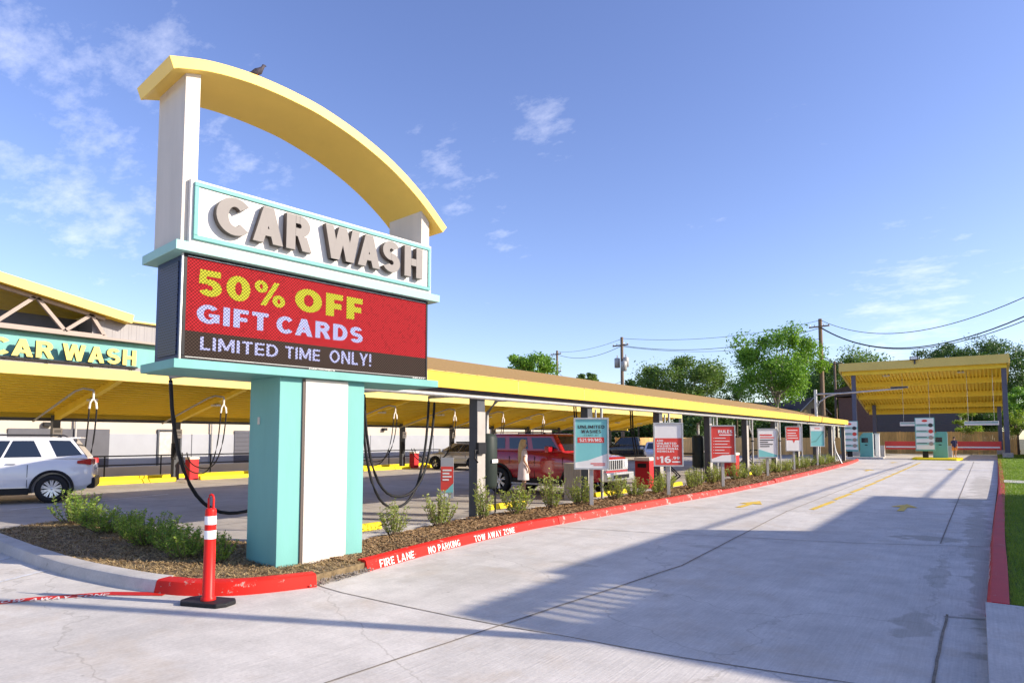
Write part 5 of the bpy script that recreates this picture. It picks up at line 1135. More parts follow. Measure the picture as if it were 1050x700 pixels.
# ------------------------------------------------------------------ utility poles and wires
def upole(label, px, dep, row, r, arms, transformers=0):
    b = at(px, dep); h = zrow(row, dep); t = thing('utility_pole', label, 'pole', b, R(-10)); obj('mast', MB().tube([(0, 0, -0.1), (0, 0, h)], r, 12, r * 0.7), M['pole'], t)
    for z in arms:
        a = obj('crossarm', MB().box(-1.1, 1.1, -r - 0.12, -r * 0.9, h - z - .07, h - z + .07), M['pole'], t)
        for x in (-1.0, -0.5, 0.5, 1.0): obj('insulator', MB().lathe([(0.0, 0.0), (0.06, 0.02), (0.03, 0.1), (0.06, 0.16), (0, 0.2)], 8, (x, -r - 0.06, h - z + .071)), M['galv'], a)
    for k in range(transformers):
        s = (-1, 1, 1)[k]; zz = h - 3.6 - (0.5 if k == 2 else 0); tx = obj('transformer', MB().lathe([(0, 0), (0.33, 0.02), (0.34, 1.05), (0.28, 1.15), (0, 1.2)], 16, (s * 0.62, (-0.1, -0.1, -0.5)[k], zz)), M['galvdull'], t); obj('bushing', MB().tube([(s * 0.62, -0.1, zz + 1.15), (s * 0.62, -0.1, zz + 1.5)], 0.05, 6), M['taupe'], tx)
    return b, h
P2 = upole('weathered utility pole with grey transformer cans over the canopy roof', 638.5, 76, 345, 0.24, (1.0,), 3)
P3 = upole('thin distant utility pole left of the transformer pole', 571.5, 104, 359, 0.24, (0.6, 3.4))
P1 = upole('tall weathered utility pole left of the pay canopy', 844, 72, 326, 0.28, (0.9,))
P4 = upole('slim grey utility pole between the gabled house and the pay canopy', 857.5, 92, 370, 0.2, (0.4,))
P0b = at(475, 150); 
PE = Vector((5.6, 46, 9.2))
t = thing('utility_pole', 'utility pole standing right of the lawn carrying the near end of the wires', 'pole', (5.6, 46, 0)); obj('mast', MB().tube([(0, 0, -0.1), (0, 0, 12.2)], 0.17, 10, 0.12), M['pole'], t); obj('crossarm', MB().box(-1.0, 1.0, -0.25, -0.15, 10.9, 11.05), M['pole'], t)
wi = 0
def wire(a, b, sag, label, r=0.022):
    tag(obj('overhead_wire', MB().tube(catenary(a, b, sag, 26), r, 5), M['wire']), label, 'wire', 'overhead wires')
top = lambda P, z: Vector((P[0].x, P[0].y, P[1] - z))
wire(top(P1, 0.1), PE + Vector((0, 0, 2.0)), 2.6, 'upper wire sagging from the tall pole over the pay canopy', 0.03)
wire(top(P1, 0.9), PE + Vector((0, 0, 1.0)), 3.0, 'middle wire sagging from the tall pole over the pay canopy', 0.045)
wire(top(P1, 1.0), PE + Vector((0.3, 0, 0.8)), 2.95, 'lower wire sagging from the tall pole over the pay canopy', 0.03)
wire(top(P2, 0.15), top(P1, 0.15), 0.9, 'highest wire between the transformer pole and the tall pole'); wire(top(P2, 1.0), top(P1, 1.0), 1.3, 'middle wire between the transformer pole and the tall pole', 0.03); wire(top(P2, 1.1), top(P1, 2.2), 1.0, 'lower wire between the transformer pole and the tall pole')
wire(top(P3, 0.2), top(P2, 0.2), 0.5, 'highest wire between the thin pole and the transformer pole'); wire(top(P3, 0.6), top(P2, 1.0), 1.0, 'middle wire between the thin pole and the transformer pole', 0.03); wire(top(P3, 3.4), top(P2, 5.2), 1.5, 'lowest wire between the thin pole and the transformer pole')
wire(top(P3, 0.6), (P0b.x, P0b.y, 12.5), 0.8, 'wire running left from the thin pole behind the canopy roof')

# ------------------------------------------------------------------ vehicles
def boolean_cut(me, cutters):
    o = bpy.data.objects.new('tmp', me); col.objects.link(o); cs = []
    for c in cutters:
        q = bpy.data.objects.new('cut', c.fix('cut')); col.objects.link(q); cs.append(q)
        md = o.modifiers.new('b', 'BOOLEAN'); md.operation = 'DIFFERENCE'; md.solver = 'EXACT'; md.object = q
    dg = bpy.context.evaluated_depsgraph_get(); dg.update(); out = bpy.data.meshes.new_from_object(o.evaluated_get(dg))
    for q in cs + [o]: bpy.data.objects.remove(q)
    return out
def car(name, label, loc, rz, P, paint, glass=None):
    """P: L length, W half width, wheels x, r, profile stations (x, z_bottom, z_top, width factor), cabin"""
    t = thing(name, label, P['cat'], loc, rz); W = P['W']; r = P['r']
    # lower body loft
    rings = []
    for (x, zb, zt, wf) in P['st']:
        w = W * wf; h = zt - zb
        half = [(0, zb), (w * 0.86, zb), (w * 0.97, zb + h * 0.14), (w, zb + h * 0.42), (w * 0.985, zb + h * 0.70), (w * 0.955, zb + h * 0.9), (w * 0.90, zt), (w * 0.55, zt + P.get('crown', 0.02)), (0, zt + P.get('crown', 0.02) * 1.4)]
        rings.append([(x, y, z) for y, z in half] + [(x, -y, z) for y, z in reversed(half[1:-1])])
    n = len(rings[0]); g = MB(); vs = [p for rg in rings for p in rg]
    g.add(vs, [(i * n + j, i * n + (j + 1) % n, (i + 1) * n + (j + 1) % n, (i + 1) * n + j) for i in range(len(rings) - 1) for j in range(n)] + [tuple(range(n)), tuple(range((len(rings) - 1) * n, len(rings) * n))], True)
    cut = []
    for wx in P['wx']:
        for s in (-1, 1): cut.append(MB().tube([(wx, s * (W - 0.32), r), (wx, s * (W + 0.15), r)], r * 1.17, 28))
    me = boolean_cut(g.fix('body'), cut); me.materials.clear(); me.materials.append(paint)
    for p in me.polygons: p.use_smooth = False
    body = obj('body', me, paint, t)
    bv = body.modifiers.new('b', 'BEVEL'); bv.width = 0.02; bv.segments = 2; bv.limit_method = 'ANGLE'; bv.angle_limit = R(30)
    me.polygons.foreach_set('use_smooth', [True] * len(me.polygons)); me.set_sharp_from_angle(angle=R(34))
    # cabin: lower ring at belt, upper ring at roof
    c = P['cab']; zl, zh = c['zl'], c['zh']; xl0, xl1, xh0, xh1 = c['xl0'], c['xl1'], c['xh0'], c['xh1']; wl, wh = W * c.get('wl', 0.93), W * c.get('wh', 0.74)
    k = [(xl0, -wl, zl), (xl1, -wl, zl), (xl1, wl, zl), (xl0, wl, zl), (xh0, -wh, zh), (xh1, -wh, zh), (xh1, wh, zh), (xh0, wh, zh)]
    cab = obj('cabin', MB().add(k, [(0, 3, 2, 1), (4, 5, 6, 7), (0, 1, 5, 4), (1, 2, 6, 5), (2, 3, 7, 6), (3, 0, 4, 7)]), paint, t, 0.07, seg=4)
    obj('roof_panel', MB().box(xh0 + .12, xh1 - .12, -wh + .10, wh - .10, zh - 0.005, zh + 0.012), paint, cab, 0.01)
    def sp_(u, v, s, off=0.006):
        a = Vector(k[0]).lerp(Vector(k[1]), u); b = Vector(k[4]).lerp(Vector(k[5]), u); p = a.lerp(b, v); p.y = (p.y - off) * (1 if s < 0 else -1); return p
    for s in (-1, 1):
        for (q0, q1, q2, q3) in c['side']:
            pts = [sp_(q[0], q[1], s, 0.008) for q in (q0, q1, q2, q3)]; inn = [sp_(q[0], q[1], s, -0.03) for q in (q0, q1, q2, q3)]
            obj('side_window', MB().add(pts + inn, [(0, 1, 2, 3), (7, 6, 5, 4), (0, 1, 5, 4), (1, 2, 6, 5), (2, 3, 7, 6), (3, 0, 4, 7)]), M['glass'], cab)
    def end(a, b, c_, d, nm, off):
        A, B, C_, D = [Vector(q) for q in (a, b, c_, d)]
        f = lambda u, v: A.lerp(B, u).lerp(D.lerp(C_, u), v) + Vector((off, 0, 0.004))
        pts = [f(0.09, 0.10), f(0.91, 0.10), f(0.90, 0.88), f(0.10, 0.88)]; inn = [p - Vector((off * 6, 0, 0)) for p in pts]
        obj(nm, MB().add(pts + inn, [(0, 1, 2, 3), (7, 6, 5, 4), (0, 1, 5, 4), (1, 2, 6, 5), (2, 3, 7, 6), (3, 0, 4, 7)]), M['glass'], cab)
    end(k[1], k[2], k[6], k[5], 'windscreen', 0.01); end(k[0], k[3], k[7], k[4], 'rear_window', -0.01)
    # cladding
    for wx in P['wx']:
        for s in (-1, 1):
            g = MB(); nn = 22; vs = []
            for i in range(nn + 1):
                a = R(-12) + R(204) * i / nn
                for rr, yy in ((r * 1.14, W - 0.02), (r * 1.14, W + 0.022), (r * 1.30, W + 0.018), (r * 1.32, W - 0.02)): vs.append((wx + rr * math.cos(a), s * yy, r + rr * math.sin(a)))
            g.add(vs, [(i * 4 + j, i * 4 + (j + 1) % 4, (i + 1) * 4 + (j + 1) % 4, (i + 1) * 4 + j) for i in range(nn) for j in range(4)], True)
            if P.get('flare', True): obj('wheel_arch', g, M['black'], body)
            wgt = MB().lathe([(r * 0.62, -0.10), (r * 0.70, -0.11), (r * 0.93, -0.11), (r, -0.07), (r * 1.0, 0.07), (r * 0.93, 0.11), (r * 0.70, 0.11), (r * 0.62, 0.10)], 32, (wx, s * (W - 0.115), r), 'y')
            ty = obj('wheel', wgt, M['rubber'], t)
            rm = MB().lathe([(r * 0.64, 0.095 * s), (r * 0.60, 0.075 * s), (r * 0.57, 0.02 * s), (r * 0.57, -0.08 * s)], 28, (wx, s * (W - 0.115), r), 'y')
            for q in range(P.get('spokes', 6)):
                a = 2 * math.pi * q / P.get('spokes', 6) + 0.3
                for dd in (-0.12, 0.12): rm.bar((wx + math.cos(a) * r * .1, s * (W - 0.045), r + math.sin(a) * r * .1), (wx + math.cos(a + dd) * r * .6, s * (W - 0.03), r + math.sin(a + dd) * r * .6), 0.035, 0.03, up=(0, 1, 0))
            rm.lathe([(0.001, 0.085 * s), (r * .17, 0.08 * s), (r * .2, 0.05 * s)], 14, (wx, s * (W - 0.115), r), 'y')
            obj('rim', rm, M['chrome'], ty); obj('brake_disc', MB().lathe([(0.0, 0.0), (r * .56, 0.0)], 20, (wx, s * (W - 0.12), r), 'y'), M['black'], ty)
    g = MB()
    x0, x1 = P['wx'][1] + r * 1.3, P['wx'][0] - r * 1.3
    zb = P['sill']
    for s in (-1, 1):
        obj('sill_trim', MB().box(x0, x1, s * (W * 0.985) - 0.02, s * (W * 0.985) + 0.02, zb, zb + 0.17), M['black'], body, 0.01)
        if P.get('chrome'): obj('chrome_strip', MB().box(x0 + .05, x1, s * (W * 1.0) - 0.012, s * (W * 1.0) + 0.022, zb + 0.18, zb + 0.205), M['chrome'], body)
        for hx_ in P['handles']: obj('door_handle', MB().box(hx_ - 0.1, hx_ + 0.1, s * (W * 0.985) - 0.01, s * (W * 0.985) + 0.03, P['hz'], P['hz'] + 0.035), paint if not P.get('chrome') else M['chrome'], body, 0.008)
        for sx in P['seams']: obj('door_seam', MB().box(sx - 0.006, sx + 0.006, s * W * 0.99 - 0.005, s * W * 0.99 + 0.0075, zb + 0.2, c['zl'] - 0.12), M['black'], body)
        mx = c['xl1'] - 0.45; obj('mirror', MB().box(mx - .06, mx + .1, s * (wl + 0.02) - (0.24 if s < 0 else 0), s * (wl + 0.02) + (0.24 if s > 0 else 0), zl + 0.02, zl + 0.2), paint if not P.get('blackmirror') else M['black'], cab, 0.03)
    return t, body, cab
# white crossover
EX = dict(cat='vehicle', W=1.0, r=0.385, wx=(1.5, -1.55), sill=0.25, crown=0.03, spokes=10, chrome=True, handles=(-0.65, 0.45), hz=1.06, seams=(-1.0, 0.1, 1.15),
    st=[(-2.48, 0.55, 0.90, 0.80), (-2.44, 0.42, 1.10, 0.90), (-2.25, 0.32, 1.20, 0.97), (-1.5, 0.28, 1.22, 1.0), (0, 0.26, 1.19, 1.0), (1.1, 0.26, 1.17, 1.0), (1.9, 0.28, 1.12, 0.98), (2.35, 0.34, 1.02, 0.90), (2.5, 0.45, 0.90, 0.74)],
    cab=dict(zl=1.16, zh=1.765, xl0=-2.36, xl1=1.35, xh0=-1.92, xh1=0.35, wl=0.95, wh=0.78, side=[((0.015, 0.22), (0.19, 0.14), (0.225, 0.88), (0.03, 0.86)), ((0.285, 0.14), (0.52, 0.13), (0.545, 0.86), (0.36, 0.86)), ((0.535, 0.13), (0.86, 0.12), (0.80, 0.86), (0.565, 0.86))]))
t, body, cab = car('white_crossover', 'white family crossover with black wheel arches driving off to the left', (-21.95, 6.2, 0), R(244), EX, M['carwhite'])
for s in (-1, 1):
    obj('tail_lamp', MB().add([(-2.50, s * 0.60, 1.02), (-2.50, s * 0.60, 1.17), (-2.42, s * 0.93, 1.19), (-2.42, s * 0.93, 1.01), (-2.10, s * 0.99, 1.13), (-2.10, s * 0.985, 1.06), (-2.3, s * 0.6, 1.02), (-2.3, s * 0.6, 1.17)], [(0, 1, 2, 3), (3, 2, 4, 5), (0, 3, 5, 6), (1, 7, 4, 2), (6, 5, 4, 7), (0, 6, 7, 1)]), M['taillight'], body, 0.01)
    obj('roof_rail', MB().tube([(-1.7, s * 0.70, 1.78), (-1.6, s * 0.70, 1.83), (0.1, s * 0.70, 1.84), (0.2, s * 0.70, 1.79)], 0.02, 7), M['black'], cab)
    obj('headlamp', MB().box(2.3, 2.47, s * 0.75 - 0.1, s * 0.75 + 0.1, 0.85, 1.0), M['headlamp'], body, 0.02)
obj('rear_bumper', MB().box(-2.53, -2.32, -0.86, 0.86, 0.36, 0.66), M['black'], body, 0.05)
obj('spoiler', MB().box(-2.14, -1.88, -0.72, 0.72, 1.735, 1.775), M['carwhite'], cab, 0.02)
# boxy red off-roader
HM = dict(cat='vehicle', W=0.94, r=0.42, wx=(1.42, -1.42), sill=0.36, crown=0.015, spokes=7, handles=(-0.62, 0.32), hz=1.12, seams=(-1.0, -0.05, 0.95), blackmirror=False,
    st=[(-2.16, 0.55, 1.30, 0.95), (-2.12, 0.50, 1.34, 0.99), (-1.5, 0.44, 1.34, 1.0), (0, 0.42, 1.33, 1.0), (1.0, 0.42, 1.31, 1.0), (1.9, 0.46, 1.22, 0.99), (2.14, 0.50, 1.17, 0.97), (2.2, 0.56, 1.10, 0.93)],
    cab=dict(zl=1.31, zh=1.88, xl0=-2.12, xl1=0.95, xh0=-2.03, xh1=0.58, wl=0.94, wh=0.84, side=[((0.04, 0.2), (0.30, 0.2), (0.30, 0.80), (0.05, 0.80)), ((0.36, 0.2), (0.60, 0.2), (0.61, 0.80), (0.36, 0.80)), ((0.66, 0.2), (0.955, 0.2), (0.93, 0.80), (0.67, 0.80))]))
t, body, cab = car('red_off_roader', 'boxy dark red off-roader with a chrome slotted grille parked under the near canopy', (-11.0, 17.6, 0), R(0), HM, M['carred'])
obj('front_bumper', MB().box(2.18, 2.42, -0.88, 0.88, 0.50, 0.74), M['galv'], body, 0.03)
obj('rear_bumper', MB().box(-2.36, -2.14, -0.88, 0.88, 0.48, 0.76), M['black'], body, 0.04)
gr = obj('grille', MB().box(2.19, 2.235, -0.84, 0.84, 0.80, 1.12), M['chrome'], body, 0.015); g = MB()
for i in range(7): g.box(2.236, 2.245, -0.47 + i * 0.14, -0.40 + i * 0.14, 0.83, 1.09)
obj('grille_slots', g, M['black'], gr)
g = MB().box(2.425, 2.43, -0.5, 0.5, 0.57, 0.68); obj('bumper_intake', g, M['black'], body)
for s in (-1, 1):
    obj('headlamp', MB().tube([(2.23, s * 0.68, 0.97), (2.25, s * 0.68, 0.97)], 0.1, 18), M['headlamp'], gr); obj('tail_lamp', MB().box(-2.18, -2.10, s * 0.86 - 0.06, s * 0.86 + 0.06, 0.95, 1.2), M['taillight'], body, 0.01)
    obj('roof_rail', MB().tube([(-1.8, s * 0.7, 1.88), (-1.75, s * 0.7, 1.93), (0.1, s * 0.7, 1.93), (0.2, s * 0.7, 1.88)], 0.018, 7), M['black'], cab); obj('side_step', MB().tube([(-0.85, s * 0.99, 0.36), (0.85, s * 0.99, 0.36)], 0.035, 8), M['galv'], body)
sp_ = obj('spare_wheel', MB().lathe([(0.22, -0.1), (0.38, -0.12), (0.42, -0.06), (0.42, 0.06), (0.38, 0.12), (0.0, 0.12)], 24, (0, 0, 0), 'y'), M['rubber'], body); sp_.rotation_euler = (0, 0, R(90)); sp_.location = (-2.33, 0.1, 1.15)
# silver estate, black pickup, white saloon
SW = dict(cat='vehicle', W=0.91, r=0.33, wx=(1.35, -1.35), sill=0.2, crown=0.03, spokes=5, handles=(-0.6, 0.4), hz=0.9, seams=(-0.85, 0.1, 0.95), flare=True,
    st=[(-2.28, 0.45, 0.85, 0.85), (-2.2, 0.32, 0.98, 0.95), (-1.4, 0.25, 1.0, 1.0), (0, 0.22, 0.98, 1.0), (0.9, 0.22, 0.97, 1.0), (1.7, 0.25, 0.86, 0.97), (2.15, 0.3, 0.74, 0.85), (2.28, 0.4, 0.64, 0.66)],
    cab=dict(zl=0.94, zh=1.47, xl0=-2.15, xl1=1.25, xh0=-1.65, xh1=0.2, wl=0.94, wh=0.70, side=[((0.05, 0.2), (0.22, 0.16), (0.28, 0.84), (0.12, 0.80)), ((0.30, 0.14), (0.55, 0.13), (0.56, 0.86), (0.38, 0.86)), ((0.57, 0.13), (0.86, 0.12), (0.78, 0.84), (0.58, 0.86))]))
t, body, cab = car('silver_estate', 'silver estate vehicle with dark roof parked behind the nearest dark post', (-23.6, 28.4, 0), R(180), SW, M['carsilver'])
obj('roof_box', MB().box(-1.5, 0.1, -0.6, 0.6, 1.49, 1.56), M['black'], cab, 0.03)
for s in (-1, 1): obj('headlamp', MB().box(2.08, 2.24, s * 0.62 - 0.12, s * 0.62 + 0.12, 0.58, 0.68), M['headlamp'], body, 0.02)
PK = dict(HM); PK['cab'] = dict(HM['cab']); PK.update(r=0.4, wx=(1.7, -1.6), st=[(-2.6, 0.55, 1.15, 0.95), (-2.55, 0.5, 1.2, 0.98), (0, 0.45, 1.2, 1.0), (1.2, 0.45, 1.2, 1.0), (2.3, 0.48, 1.15, 0.98), (2.6, 0.56, 1.05, 0.9)])
PK['cab'] = dict(zl=1.18, zh=1.85, xl0=-0.9, xl1=1.2, xh0=-0.75, xh1=0.6, wl=0.94, wh=0.78, side=[((0.06, 0.15), (0.42, 0.15), (0.44, 0.84), (0.1, 0.84)), ((0.48, 0.15), (0.9, 0.15), (0.84, 0.84), (0.5, 0.84))])
b = at(645, 52); t, body, cab = car('black_pickup', 'black pickup seen between the first and second posters', (b.x, b.y, 0), R(200), PK, M['carblack'])
b = at(672, 47); SN = dict(SW); SN['cab'] = dict(SW['cab']); t, body, cab = car('white_saloon', 'white hatchback half hidden left of the $16.99 poster', (b.x, b.y, 0), R(295), SN, M['carwhite'])

# ------------------------------------------------------------------ people
def person(label, loc, rz, joints, edges, clothes, hair, root='pelvis'):
    t = thing('person', label, 'person', loc, rz)
    names = list(joints); idx = {n: i for i, n in enumerate(names)}
    me = bpy.data.meshes.new('body'); me.from_pydata([joints[n][0] for n in names], [(idx[a], idx[b]) for a, b in edges], [])
    o = bpy.data.objects.new('body', me); col.objects.link(o); sk = o.modifiers.new('s', 'SKIN'); o.modifiers.new('u', 'SUBSURF').levels = 1
    sk.use_smooth_shade = True
    for i, n in enumerate(names):
        r = joints[n][1]; v = me.skin_vertices[0].data[i]; v.radius = (r, r) if not isinstance(r, tuple) else r; v.use_root = (n == root)
    dg = bpy.context.evaluated_depsgraph_get(); dg.update(); m2 = bpy.data.meshes.new_from_object(o.evaluated_get(dg)); bpy.data.objects.remove(o)
    m2.materials.clear(); m2.materials.append(M['skin']); m2.polygons.foreach_set('use_smooth', [True] * len(m2.polygons))
    obj('body', m2, None, t)
    for nm, g, m in clothes: obj(nm, g, m, t)
    obj('hair', hair[0], hair[1], t)
    for s in (-1, 1): obj('eye', MB().lathe([(0.0, -0.011), (0.008, -0.008), (0.011, 0), (0.008, 0.008), (0.0, 0.011)], 8, (s * 0.03, -0.088, 1.545)), M['black'], t)
    return t
def fingers(J, E, side, w, hand, d):
    for k, (dx, l) in enumerate(((-0.026, 0.062), (-0.009, 0.072), (0.009, 0.068), (0.026, 0.05))):
        J[side + 'f%d' % k] = ((hand[0] + d[0] * 0.05, hand[1] + dx, hand[2] - 0.045), 0.010); J[side + 'g%d' % k] = ((hand[0] + d[0] * 0.05, hand[1] + dx * 1.1, hand[2] - 0.045 - l), 0.007)
        E += [(w, side + 'f%d' % k), (side + 'f%d' % k, side + 'g%d' % k)]
    J[side + 't'] = ((hand[0], hand[1] - 0.045, hand[2] - 0.05), 0.009); E.append((w, side + 't'))
def skeleton(pose=0.0):
    J = {'pelvis': ((0, 0, 0.92), (0.14, 0.10)), 'waist': ((0, 0, 1.08), (0.11, 0.085)), 'chest': ((0, 0.0, 1.28), (0.14, 0.10)), 'neck0': ((0, 0.0, 1.40), 0.055), 'neck': ((0, -0.005, 1.45), 0.045), 'head0': ((0, -0.02, 1.53), (0.075, 0.085)), 'head': ((0, -0.02, 1.61), (0.072, 0.082)), 'nose': ((0, -0.118, 1.535), 0.011)}
    E = [('pelvis', 'waist'), ('waist', 'chest'), ('chest', 'neck0'), ('neck0', 'neck'), ('neck', 'head0'), ('head0', 'head'), ('head0', 'nose')]
    for s, c in ((-1, 'l'), (1, 'r')):
        f = pose * s
        J[c + 'sh'] = ((s * 0.155, 0, 1.36), 0.05); J[c + 'el'] = ((s * 0.205, 0.02 - 0.02 * s, 1.10), 0.036); J[c + 'wr'] = ((s * 0.20, -0.10, 0.88), 0.024); J[c + 'hand'] = ((s * 0.195, -0.115, 0.83), (0.014, 0.032))
        J[c + 'hip'] = ((s * 0.085, 0, 0.84), 0.085); J[c + 'kn'] = ((s * 0.09, -0.03 - f * 0.06, 0.48), 0.052); J[c + 'an'] = ((s * 0.09, 0.02 + f * 0.12, 0.09), 0.034); J[c + 'toe'] = ((s * 0.10, -0.15 + f * 0.12, 0.03), 0.03)
        E += [('chest', c + 'sh'), (c + 'sh', c + 'el'), (c + 'el', c + 'wr'), (c + 'wr', c + 'hand'), ('pelvis', c + 'hip'), (c + 'hip', c + 'kn'), (c + 'kn', c + 'an'), (c + 'an', c + 'toe')]
        fingers(J, E, c, c + 'hand', J[c + 'hand'][0], (0, 0))
    return J, E
def oval(prof, n=24, x=0, y=0):
    g = MB(); vs = []
    for (rx, ry, z, oy) in prof:
        for j in range(n):
            a = 2 * math.pi * j / n; vs.append((x + rx * math.cos(a), y + oy + ry * math.sin(a), z))
    g.add(vs, [(i * n + j, i * n + (j + 1) % n, (i + 1) * n + (j + 1) % n, (i + 1) * n + j) for i in range(len(prof) - 1) for j in range(n)], True); return g
J, E = skeleton(0.3)
dress = oval([(0.215, 0.17, 0.52, 0), (0.20, 0.155, 0.70, 0), (0.175, 0.14, 0.92, 0), (0.135, 0.115, 1.09, 0), (0.155, 0.125, 1.26, 0), (0.175, 0.10, 1.37, 0), (0.07, 0.065, 1.43, 0)])
sl = MB()
for s in (-1, 1): sl.tube([(s * 0.12, 0, 1.385), (s * 0.17, 0, 1.36), (s * 0.195, 0.01, 1.22)], 0.062, 12, 0.055, False)
hr = oval([(0.02, 0.02, 1.715, 0.0), (0.075, 0.085, 1.70, 0.0), (0.092, 0.10, 1.63, 0.015), (0.095, 0.095, 1.55, 0.04), (0.10, 0.08, 1.45, 0.07), (0.11, 0.06, 1.30, 0.10), (0.10, 0.045, 1.15, 0.11), (0.06, 0.03, 1.02, 0.115), (0.01, 0.01, 0.98, 0.115)], 20)
person('woman with long blond hair in a pale pink dress beside the red vehicle', (-11.0, 16.0, 0.0), R(140), J, E, [('dress', dress, M['dress']), ('sleeves', sl, M['dress'])], (hr, M['hair']))
J, E = skeleton(0.2)
shirt = oval([(0.175, 0.14, 0.84, 0), (0.15, 0.125, 1.05, 0), (0.165, 0.13, 1.26, 0), (0.18, 0.105, 1.37, 0), (0.07, 0.065, 1.43, 0)]); shorts = MB()
for s in (-1, 1): shorts.tube([(s * 0.085, 0, 0.93), (s * 0.09, -0.01, 0.6)], 0.115, 14, 0.10, False)
sl = MB()
for s in (-1, 1): sl.tube([(s * 0.12, 0, 1.385), (s * 0.17, 0, 1.36), (s * 0.20, 0.01, 1.17)], 0.068, 12, 0.06, False)
hr = oval([(0.02, 0.02, 1.715, 0.0), (0.078, 0.088, 1.70, 0.0), (0.092, 0.10, 1.63, 0.012), (0.088, 0.085, 1.55, 0.035), (0.06, 0.05, 1.48, 0.05)], 20)
person('attendant in a navy top and orange shorts standing behind the island kiosk', (-1.5, 64.6, 0.15), R(20), J, E, [('shirt', shirt, M['navycloth']), ('sleeves', sl, M['navycloth']), ('shorts', shorts, M['orangecloth'])], (hr, M['hairdark']))

# ------------------------------------------------------------------ neighbours out of view that shade the lane
t = thing('neighbour_building', 'two storey neighbouring building right of the lawn shading the lane', 'building', (0, 0, 0))
HB = 6.0
obj('wall', MB().slab([(8.9, 10.3), (20, 10.3), (20, 27.2), (9.3, 27.2), (9.3, 17.2), (8.9, 17.2)], -0.05, 5.75), M['tansiding'], t)
obj('roof', MB().slab([(8.6, 10.06), (20.4, 10.06), (20.4, 27.6), (9.05, 27.6), (9.05, 18.4), (7.05, 17.2), (7.05, 12.3), (8.6, 12.3)], 5.76, HB), M['darkshingle'], t)
g = MB()
for i in range(9): g.box(7.12, 8.6, 10.3 + i * 0.225, 10.3 + i * 0.225 + 0.085, 5.8, 5.9)
obj('pergola_slats', g, M['fencewood'], t); obj('pergola_beam', MB().box(6.95, 7.2, 9.9, 12.3, 5.58, 5.78).box(7.2, 8.6, 9.9, 10.1, 5.6, 5.8), M['fencewood'], t)
obj('porch_post', MB().box(7.15, 7.30, 12.4, 12.55, 0, 5.76).box(7.15, 7.30, 16.9, 17.05, 0, 5.76), M['fencewood'], t)
t = thing('lamp_pole', 'tall slim lamp pole on the lawn right of the lane mouth', 'pole', (3.2, 7.67, 0.1)); obj('mast', MB().tube([(0, 0, 0), (0, 0, 8.2)], 0.10, 10, 0.085), M['galvdull'], t); obj('lamp_head', MB().box(-0.15, 0.15, -0.7, 0.1, 8.2, 8.3), M['post'], t, 0.02)
for k, xo in enumerate((7.15, 10.2)):
    tag(obj('overhead_wire', MB().tube([(xo, 17.3 + 9 * k, 5.9), (xo + 0.15, 35, 5.9), (xo + 0.5, 60, 5.9)], 0.04, 6), M['wire']), ['thick service cable running from the porch of the neighbouring building', 'thick service cable running from the main roof of the neighbouring building'][k], 'wire', 'overhead wires')

# ------------------------------------------------------------------ sky
w = bpy.data.worlds.new('World'); SC.world = w; w.use_nodes = True; nt = w.node_tree; bg = nt.nodes['Background']
sky = nt.nodes.new('ShaderNodeTexSky'); sky.sky_type = 'NISHITA'; sky.sun_disc = False; sky.sun_elevation = R(25.2); sky.sun_rotation = R(66.7); sky.air_density = 1.0; sky.dust_density = 0.6; sky.ozone_density = 2.2; sky.altitude = 20
tc = nt.nodes.new('ShaderNodeTexCoord')
# thin clouds: noise drawn out along the horizon, gathered where the photograph has them
sepv = nt.nodes.new('ShaderNodeSeparateXYZ'); nt.links.new(tc.outputs['Generated'], sepv.inputs[0])
mz = nt.nodes.new('ShaderNodeMath'); mz.operation = 'MAXIMUM'; mz.inputs[1].default_value = 0.04; nt.links.new(sepv.outputs[2], mz.inputs[0])
dvx = nt.nodes.new('ShaderNodeVectorMath'); dvx.operation = 'SCALE'
inv = nt.nodes.new('ShaderNodeMath'); inv.operation = 'DIVIDE'; inv.inputs[0].default_value = 1.0
ad = nt.nodes.new('ShaderNodeMath'); ad.operation = 'ADD'; ad.inputs[1].default_value = 0.25; nt.links.new(mz.outputs[0], ad.inputs[0]); nt.links.new(ad.outputs[0], inv.inputs[1])
nt.links.new(tc.outputs['Generated'], dvx.inputs[0]); nt.links.new(inv.outputs[0], dvx.inputs['Scale'])
mp = nt.nodes.new('ShaderNodeMapping'); mp.inputs['Scale'].default_value = (4.2, 6.4, 9.0); mp.inputs['Location'].default_value = (0.3, 1.2, 0.4); nt.links.new(dvx.outputs[0], mp.inputs[0])
nz = noise(nt, mp.outputs[0], 1.7, 12, 0.66)
acc = None
def skydir(px, row): v = DV * F + RV * (px - 525) + Vector((0, 0, 449 - row)); return v.normalized()
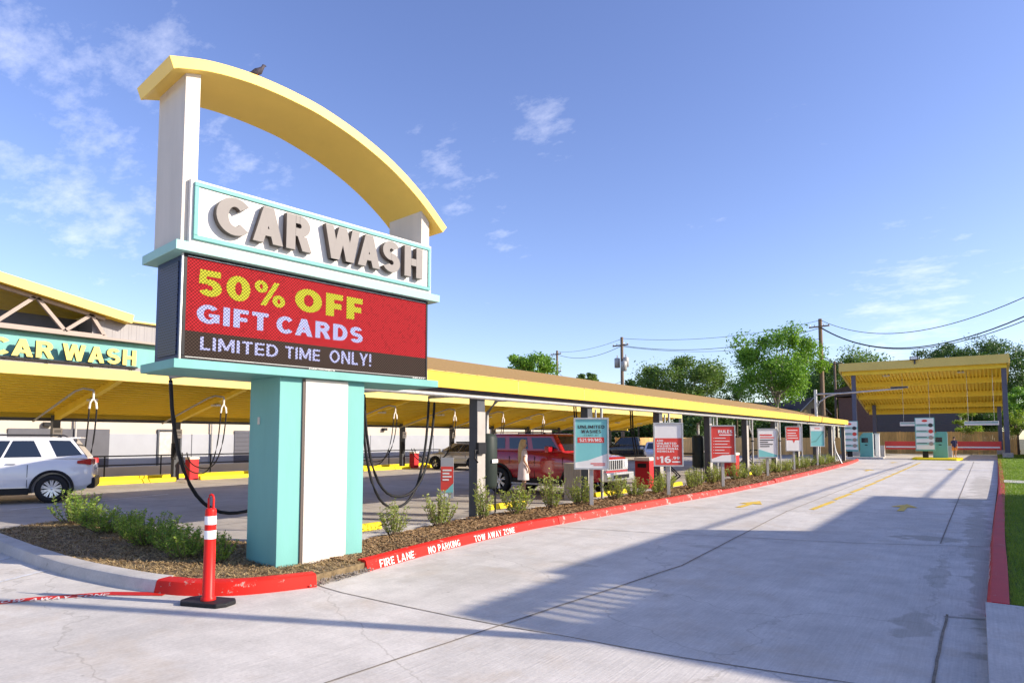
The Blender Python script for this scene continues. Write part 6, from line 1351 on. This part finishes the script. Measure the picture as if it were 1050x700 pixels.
for (px, row, rad, amp) in ((45, 55, 0.15, 0.9), (120, 75, 0.10, 0.9), (85, 185, 0.15, 1.0), (20, 160, 0.12, 0.8), (245, 165, 0.12, 0.55), (545, 120, 0.075, 1.0), (450, 158, 0.08, 0.8), (515, 240, 0.04, 0.9), (520, 188, 0.05, 0.6), (940, 318, 0.12, 1.0), (925, 345, 0.12, 0.9), (995, 310, 0.08, 0.7), (730, 225, 0.04, 0.4), (165, 40, 0.06, 0.8), (460, 205, 0.05, 0.6)):
    c = skydir(px, row); ds = nt.nodes.new('ShaderNodeVectorMath'); ds.operation = 'DISTANCE'; ds.inputs[1].default_value = c; nt.links.new(tc.outputs['Generated'], ds.inputs[0])
    mr = nt.nodes.new('ShaderNodeMapRange'); mr.interpolation_type = 'SMOOTHSTEP'; mr.inputs['From Min'].default_value = rad * 1.35; mr.inputs['From Max'].default_value = 0.0; mr.inputs['To Max'].default_value = amp; nt.links.new(ds.outputs['Value'], mr.inputs['Value'])
    if acc is None: acc = mr.outputs[0]
    else:
        m_ = nt.nodes.new('ShaderNodeMath'); m_.operation = 'MAXIMUM'; nt.links.new(acc, m_.inputs[0]); nt.links.new(mr.outputs[0], m_.inputs[1]); acc = m_.outputs[0]
sm = nt.nodes.new('ShaderNodeMath'); sm.operation = 'MULTIPLY_ADD'; sm.inputs[1].default_value = 0.26; nt.links.new(acc, sm.inputs[0]); nt.links.new(nz, sm.inputs[2])
cl = ramp(nt, sm.outputs[0], [(0.665, 0.0), (0.97, 0.32)])
hs = nt.nodes.new('ShaderNodeHueSaturation'); hs.inputs['Hue'].default_value = 0.512; hs.inputs['Saturation'].default_value = 1.04; nt.links.new(mixc(nt, 1.0, sky.outputs[0], (0.98, 0.96, 1.06), 'MULTIPLY'), hs.inputs['Color'])
cloud_col = mixc(nt, cl, hs.outputs[0], (7.0, 6.9, 7.4))
nt.links.new(cloud_col, bg.inputs['Color']); bg.inputs['Strength'].default_value = 0.132
sl_ = bpy.data.lights.new('sun', 'SUN'); sl_.energy = 4.2; sl_.angle = R(0.53); sl_.color = (1.0, 0.89, 0.74)
so = bpy.data.objects.new('sun', sl_); col.objects.link(so); so.rotation_euler = SUN.to_track_quat('Z', 'Y').to_euler(); so.location = (20, 10, 30)

# ------------------------------------------------------------------ camera
cd = bpy.data.cameras.new('camera'); cam = bpy.data.objects.new('camera', cd); col.objects.link(cam)
cd.sensor_width = 36; cd.lens = F / 1050 * 36; TP = 0.0666; cd.shift_y = ((449 - F * TP) - 350) / 1050; cd.clip_end = 3000; cd.clip_start = 0.05
cam.location = (0, 0, EYE); cam.rotation_euler = (R(90) + math.atan(TP), 0, YAW); SC.camera = cam
SC.view_settings.view_transform = 'Standard'; SC.view_settings.look = 'None'; SC.view_settings.exposure = 0.86; SC.view_settings.gamma = 1.0; SC.view_settings.use_curve_mapping = False
SC.render.engine = 'CYCLES'; SC.cycles.max_bounces = 6; SC.cycles.use_denoising = True
SC.render.resolution_x = 1024; SC.render.resolution_y = 682
